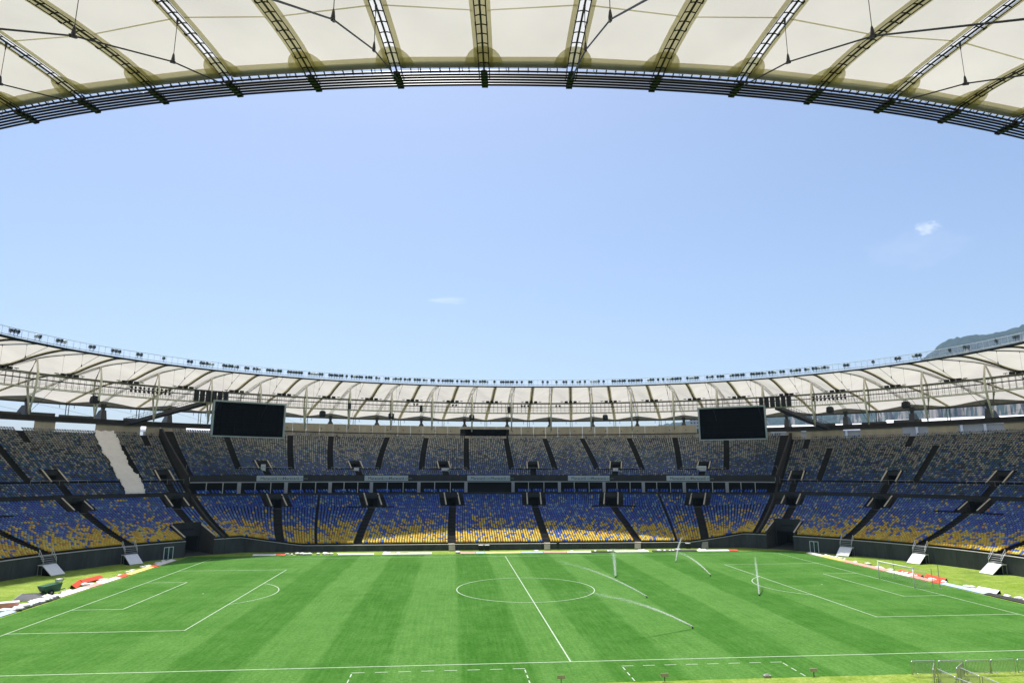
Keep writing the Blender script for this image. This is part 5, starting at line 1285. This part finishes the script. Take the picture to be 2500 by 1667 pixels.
# ------------------------------------------------------------------ land and buildings beyond the stadium
def az_pt(az, dist, z): return Vector((CAM.x+dist*math.sin(rad(az)), CAM.y+dist*math.cos(rad(az)), z))
def hill(name, prof_az, prof_el, dist, depth, az0, az1, seed, label_kind=True):
    naz, nd = 260, 46; g = np.random.default_rng(seed); V = np.zeros((nd+1, naz+1, 3))
    azs = np.linspace(az0, az1, naz+1); el = np.interp(azs, prof_az, prof_el); hz = CAM.z+dist*np.tan(np.radians(el))
    for j in range(nd+1):
        f = j/nd; D_ = dist-depth*(1-f) if f <= .7 else dist-depth*.3+depth*.9*(f-.7)/.3
        q = f/.7 if f <= .7 else 1-(f-.7)/.3*.8
        D_ = dist-depth*(1-min(f/.7, 1.0))+(max(f-.7, 0)/.3)*depth*.6
        sh = q**1.35
        u = azs*2.2; nz = (vnoise(u*1.0+50, np.full_like(u, f*6+20), seed)-.5)*.30+(vnoise(u*3.3+9, np.full_like(u, f*17+5), seed+1)-.5)*.14+(vnoise(u*11, np.full_like(u, f*46), seed+2)-.5)*.05
        h = hz*np.clip(sh+nz*np.sin(PI*min(q, 1))*.9, 0, None); rough = (vnoise(azs*38, np.full_like(azs, f*90), seed+3)-.5)*10
        h = h+rough*min(1, q*2)
        V[j] = np.column_stack([CAM.x+D_*np.sin(np.radians(azs)), CAM.y+D_*np.cos(np.radians(azs)), h-2])
    W = naz+1; ii, jj = np.meshgrid(np.arange(naz), np.arange(nd)); a = (jj*W+ii).ravel(); F = np.stack([a, a+1, a+W+1, a+W], 1)
    me = np_mesh(name, V.reshape(-1, 3), F, ['forest']); o = obj(name, me); tag(o, kind='structure'); return o
hill('hill', [12, 15, 17.84, 19.6, 22, 26, 30, 33, 35, 36.5, 37.8, 38.4, 38.8, 39.3, 40, 41.5, 42.7, 43.3, 44, 46, 50, 56, 62], [0, 2.2, 3.9, 4.2, 4.4, 4.9, 5.5, 5.9, 6.6, 7.5, 8.35, 8.75, 9.2, 9.5, 9.68, 9.72, 9.75, 9.95, 10.1, 10.8, 12, 10.5, 6], 2700, 1500, 12, 62, 21)
def block(az, dist, w_, d_, h, mat, label, floors=6, cols=8, z0=-.2, roofmat='bldg'):
    p = az_pt(az, dist, z0); e = empty('building', tuple(p), -rad(az), label, 'building')
    b = MB(); b.box((0, 0, h/2), (w_/2, d_/2, h/2)); b.build('wall', mat, e)
    b = MB(); b.box((0, 0, h+.4), (w_/2+.3, d_/2+.3, .4)); b.build('roof', roofmat, e)
    q = MB(); q.box((0, 0, 0), (w_/cols*.33, .12, h/floors*.28)); wm = q.mesh('window', 'bglass')
    for i in range(cols):
        for j in range(floors): obj('window', wm, e, (-w_/2+w_*(i+.5)/cols, -d_/2-.02, h*(j+.55)/floors))
block(-24.0, 420, 34, 20, 27, 'bldg', 'pale low building behind the left end stand', 9, 8)
block(-16.6, 360, 26, 18, 42, 'bglass', 'dark glazed building beside the left screen', 8, 7)
block(21.0, 900, 20, 16, 84, 'bldg', 'pale tower seen left of the right screen', 20, 5)
block(21.9, 950, 14, 16, 80, 'brick', 'brown tower seen left of the right screen', 20, 4)
block(34.5, 520, 40, 20, 48, 'brick', 'brown building under the right roof edge', 10, 10)
block(39.8, 560, 70, 24, 52, 'brick', 'long reddish building under the right roof edge', 10, 16)
def canopy(az, dist, w_, d_, z, label):
    p = az_pt(az, dist, 0); e = empty('canopy_hall', tuple(p), -rad(az), label, 'hall'); b = MB(); n = 12
    for i in range(n):
        t0, t1 = PI*i/n, PI*(i+1)/n; y0, y1 = -d_/2*math.cos(t0), -d_/2*math.cos(t1); z0, z1 = z-3+3.2*math.sin(t0), z-3+3.2*math.sin(t1)
        b.hexa([(-w_/2, y0, z0-.3), (w_/2, y0, z0-.3), (w_/2, y1, z1-.3), (-w_/2, y1, z1-.3)], [(-w_/2, y0, z0), (w_/2, y0, z0), (w_/2, y1, z1), (-w_/2, y1, z1)])
    b.build('roof', 'paleroof', e); b = MB(); b.box((0, 0, (z-3)/2), (w_/2-1, d_/2-1, (z-3.4)/2)); b.build('wall', 'bldg', e)
    for i in range(9): q = MB(); q.box((-w_/2+w_*(i+.5)/9, -d_/2+.4, z-5.5), (.4, .3, 2.2)); q.build('column', 'white', e)
canopy(-17.5, 300, 70, 26, 33.4, 'long white roofed hall behind the left screen'); canopy(29.5, 300, 60, 26, 34.2, 'white roofed hall right of the right screen'); canopy(35.0, 310, 34, 24, 34.5, 'white roofed hall seen between the right masts'); canopy(41.0, 300, 62, 30, 35.2, 'long bright white roofed hall at the right picture edge')
for key, (e, loc) in stands.items(): rebase(e, loc)
# things that look alike are told apart by their place along the picture
ONES = 'first second third fourth fifth sixth seventh eighth ninth tenth eleventh twelfth thirteenth fourteenth fifteenth sixteenth seventeenth eighteenth nineteenth'.split()
TENS = 'twenty thirty forty fifty sixty seventy eighty ninety'.split()
def ordinal(n):
    if n < 20: return ONES[n-1]
    if n < 100:
        t, u = divmod(n, 10); return (TENS[t-2][:-1]+'ieth') if u == 0 else TENS[t-2]+'-'+ONES[u-1]
    return 'hundredth' if n == 100 else 'hundred-and-'+ordinal(n-100)
by_label = {}
for o in list(col.objects):
    if o.parent is None and o.get('label'): by_label.setdefault(o['label'], []).append(o)
for lab, os_ in by_label.items():
    if len(os_) < 2: continue
    os_.sort(key=lambda o: (o.location-CAM).dot(_r)/max((o.location-CAM).dot(_f), 1e-3))
    for i, o in enumerate(os_): o['label'] = '%s, %s from the left' % (lab, ordinal(i+1))
# ------------------------------------------------------------------ haze
hz_ = MB(); hz_.box((500, 650, 339.4), (3950, 4100, 340.6)); hzo = hz_.build('haze', 'void'); hm = bpy.data.materials.new('air_haze'); hm.use_nodes = True; hm.node_tree.nodes.clear()
ho = hm.node_tree.nodes.new('ShaderNodeOutputMaterial'); hv = hm.node_tree.nodes.new('ShaderNodeVolumePrincipled'); hv.inputs['Density'].default_value = 0.00008; hv.inputs['Color'].default_value = (0.50, 0.70, 1.0, 1); hv.inputs['Anisotropy'].default_value = 0.2
hm.node_tree.links.new(hv.outputs[0], ho.inputs['Volume']); hzo.data.materials.clear(); hzo.data.materials.append(hm); tag(hzo, kind='stuff')
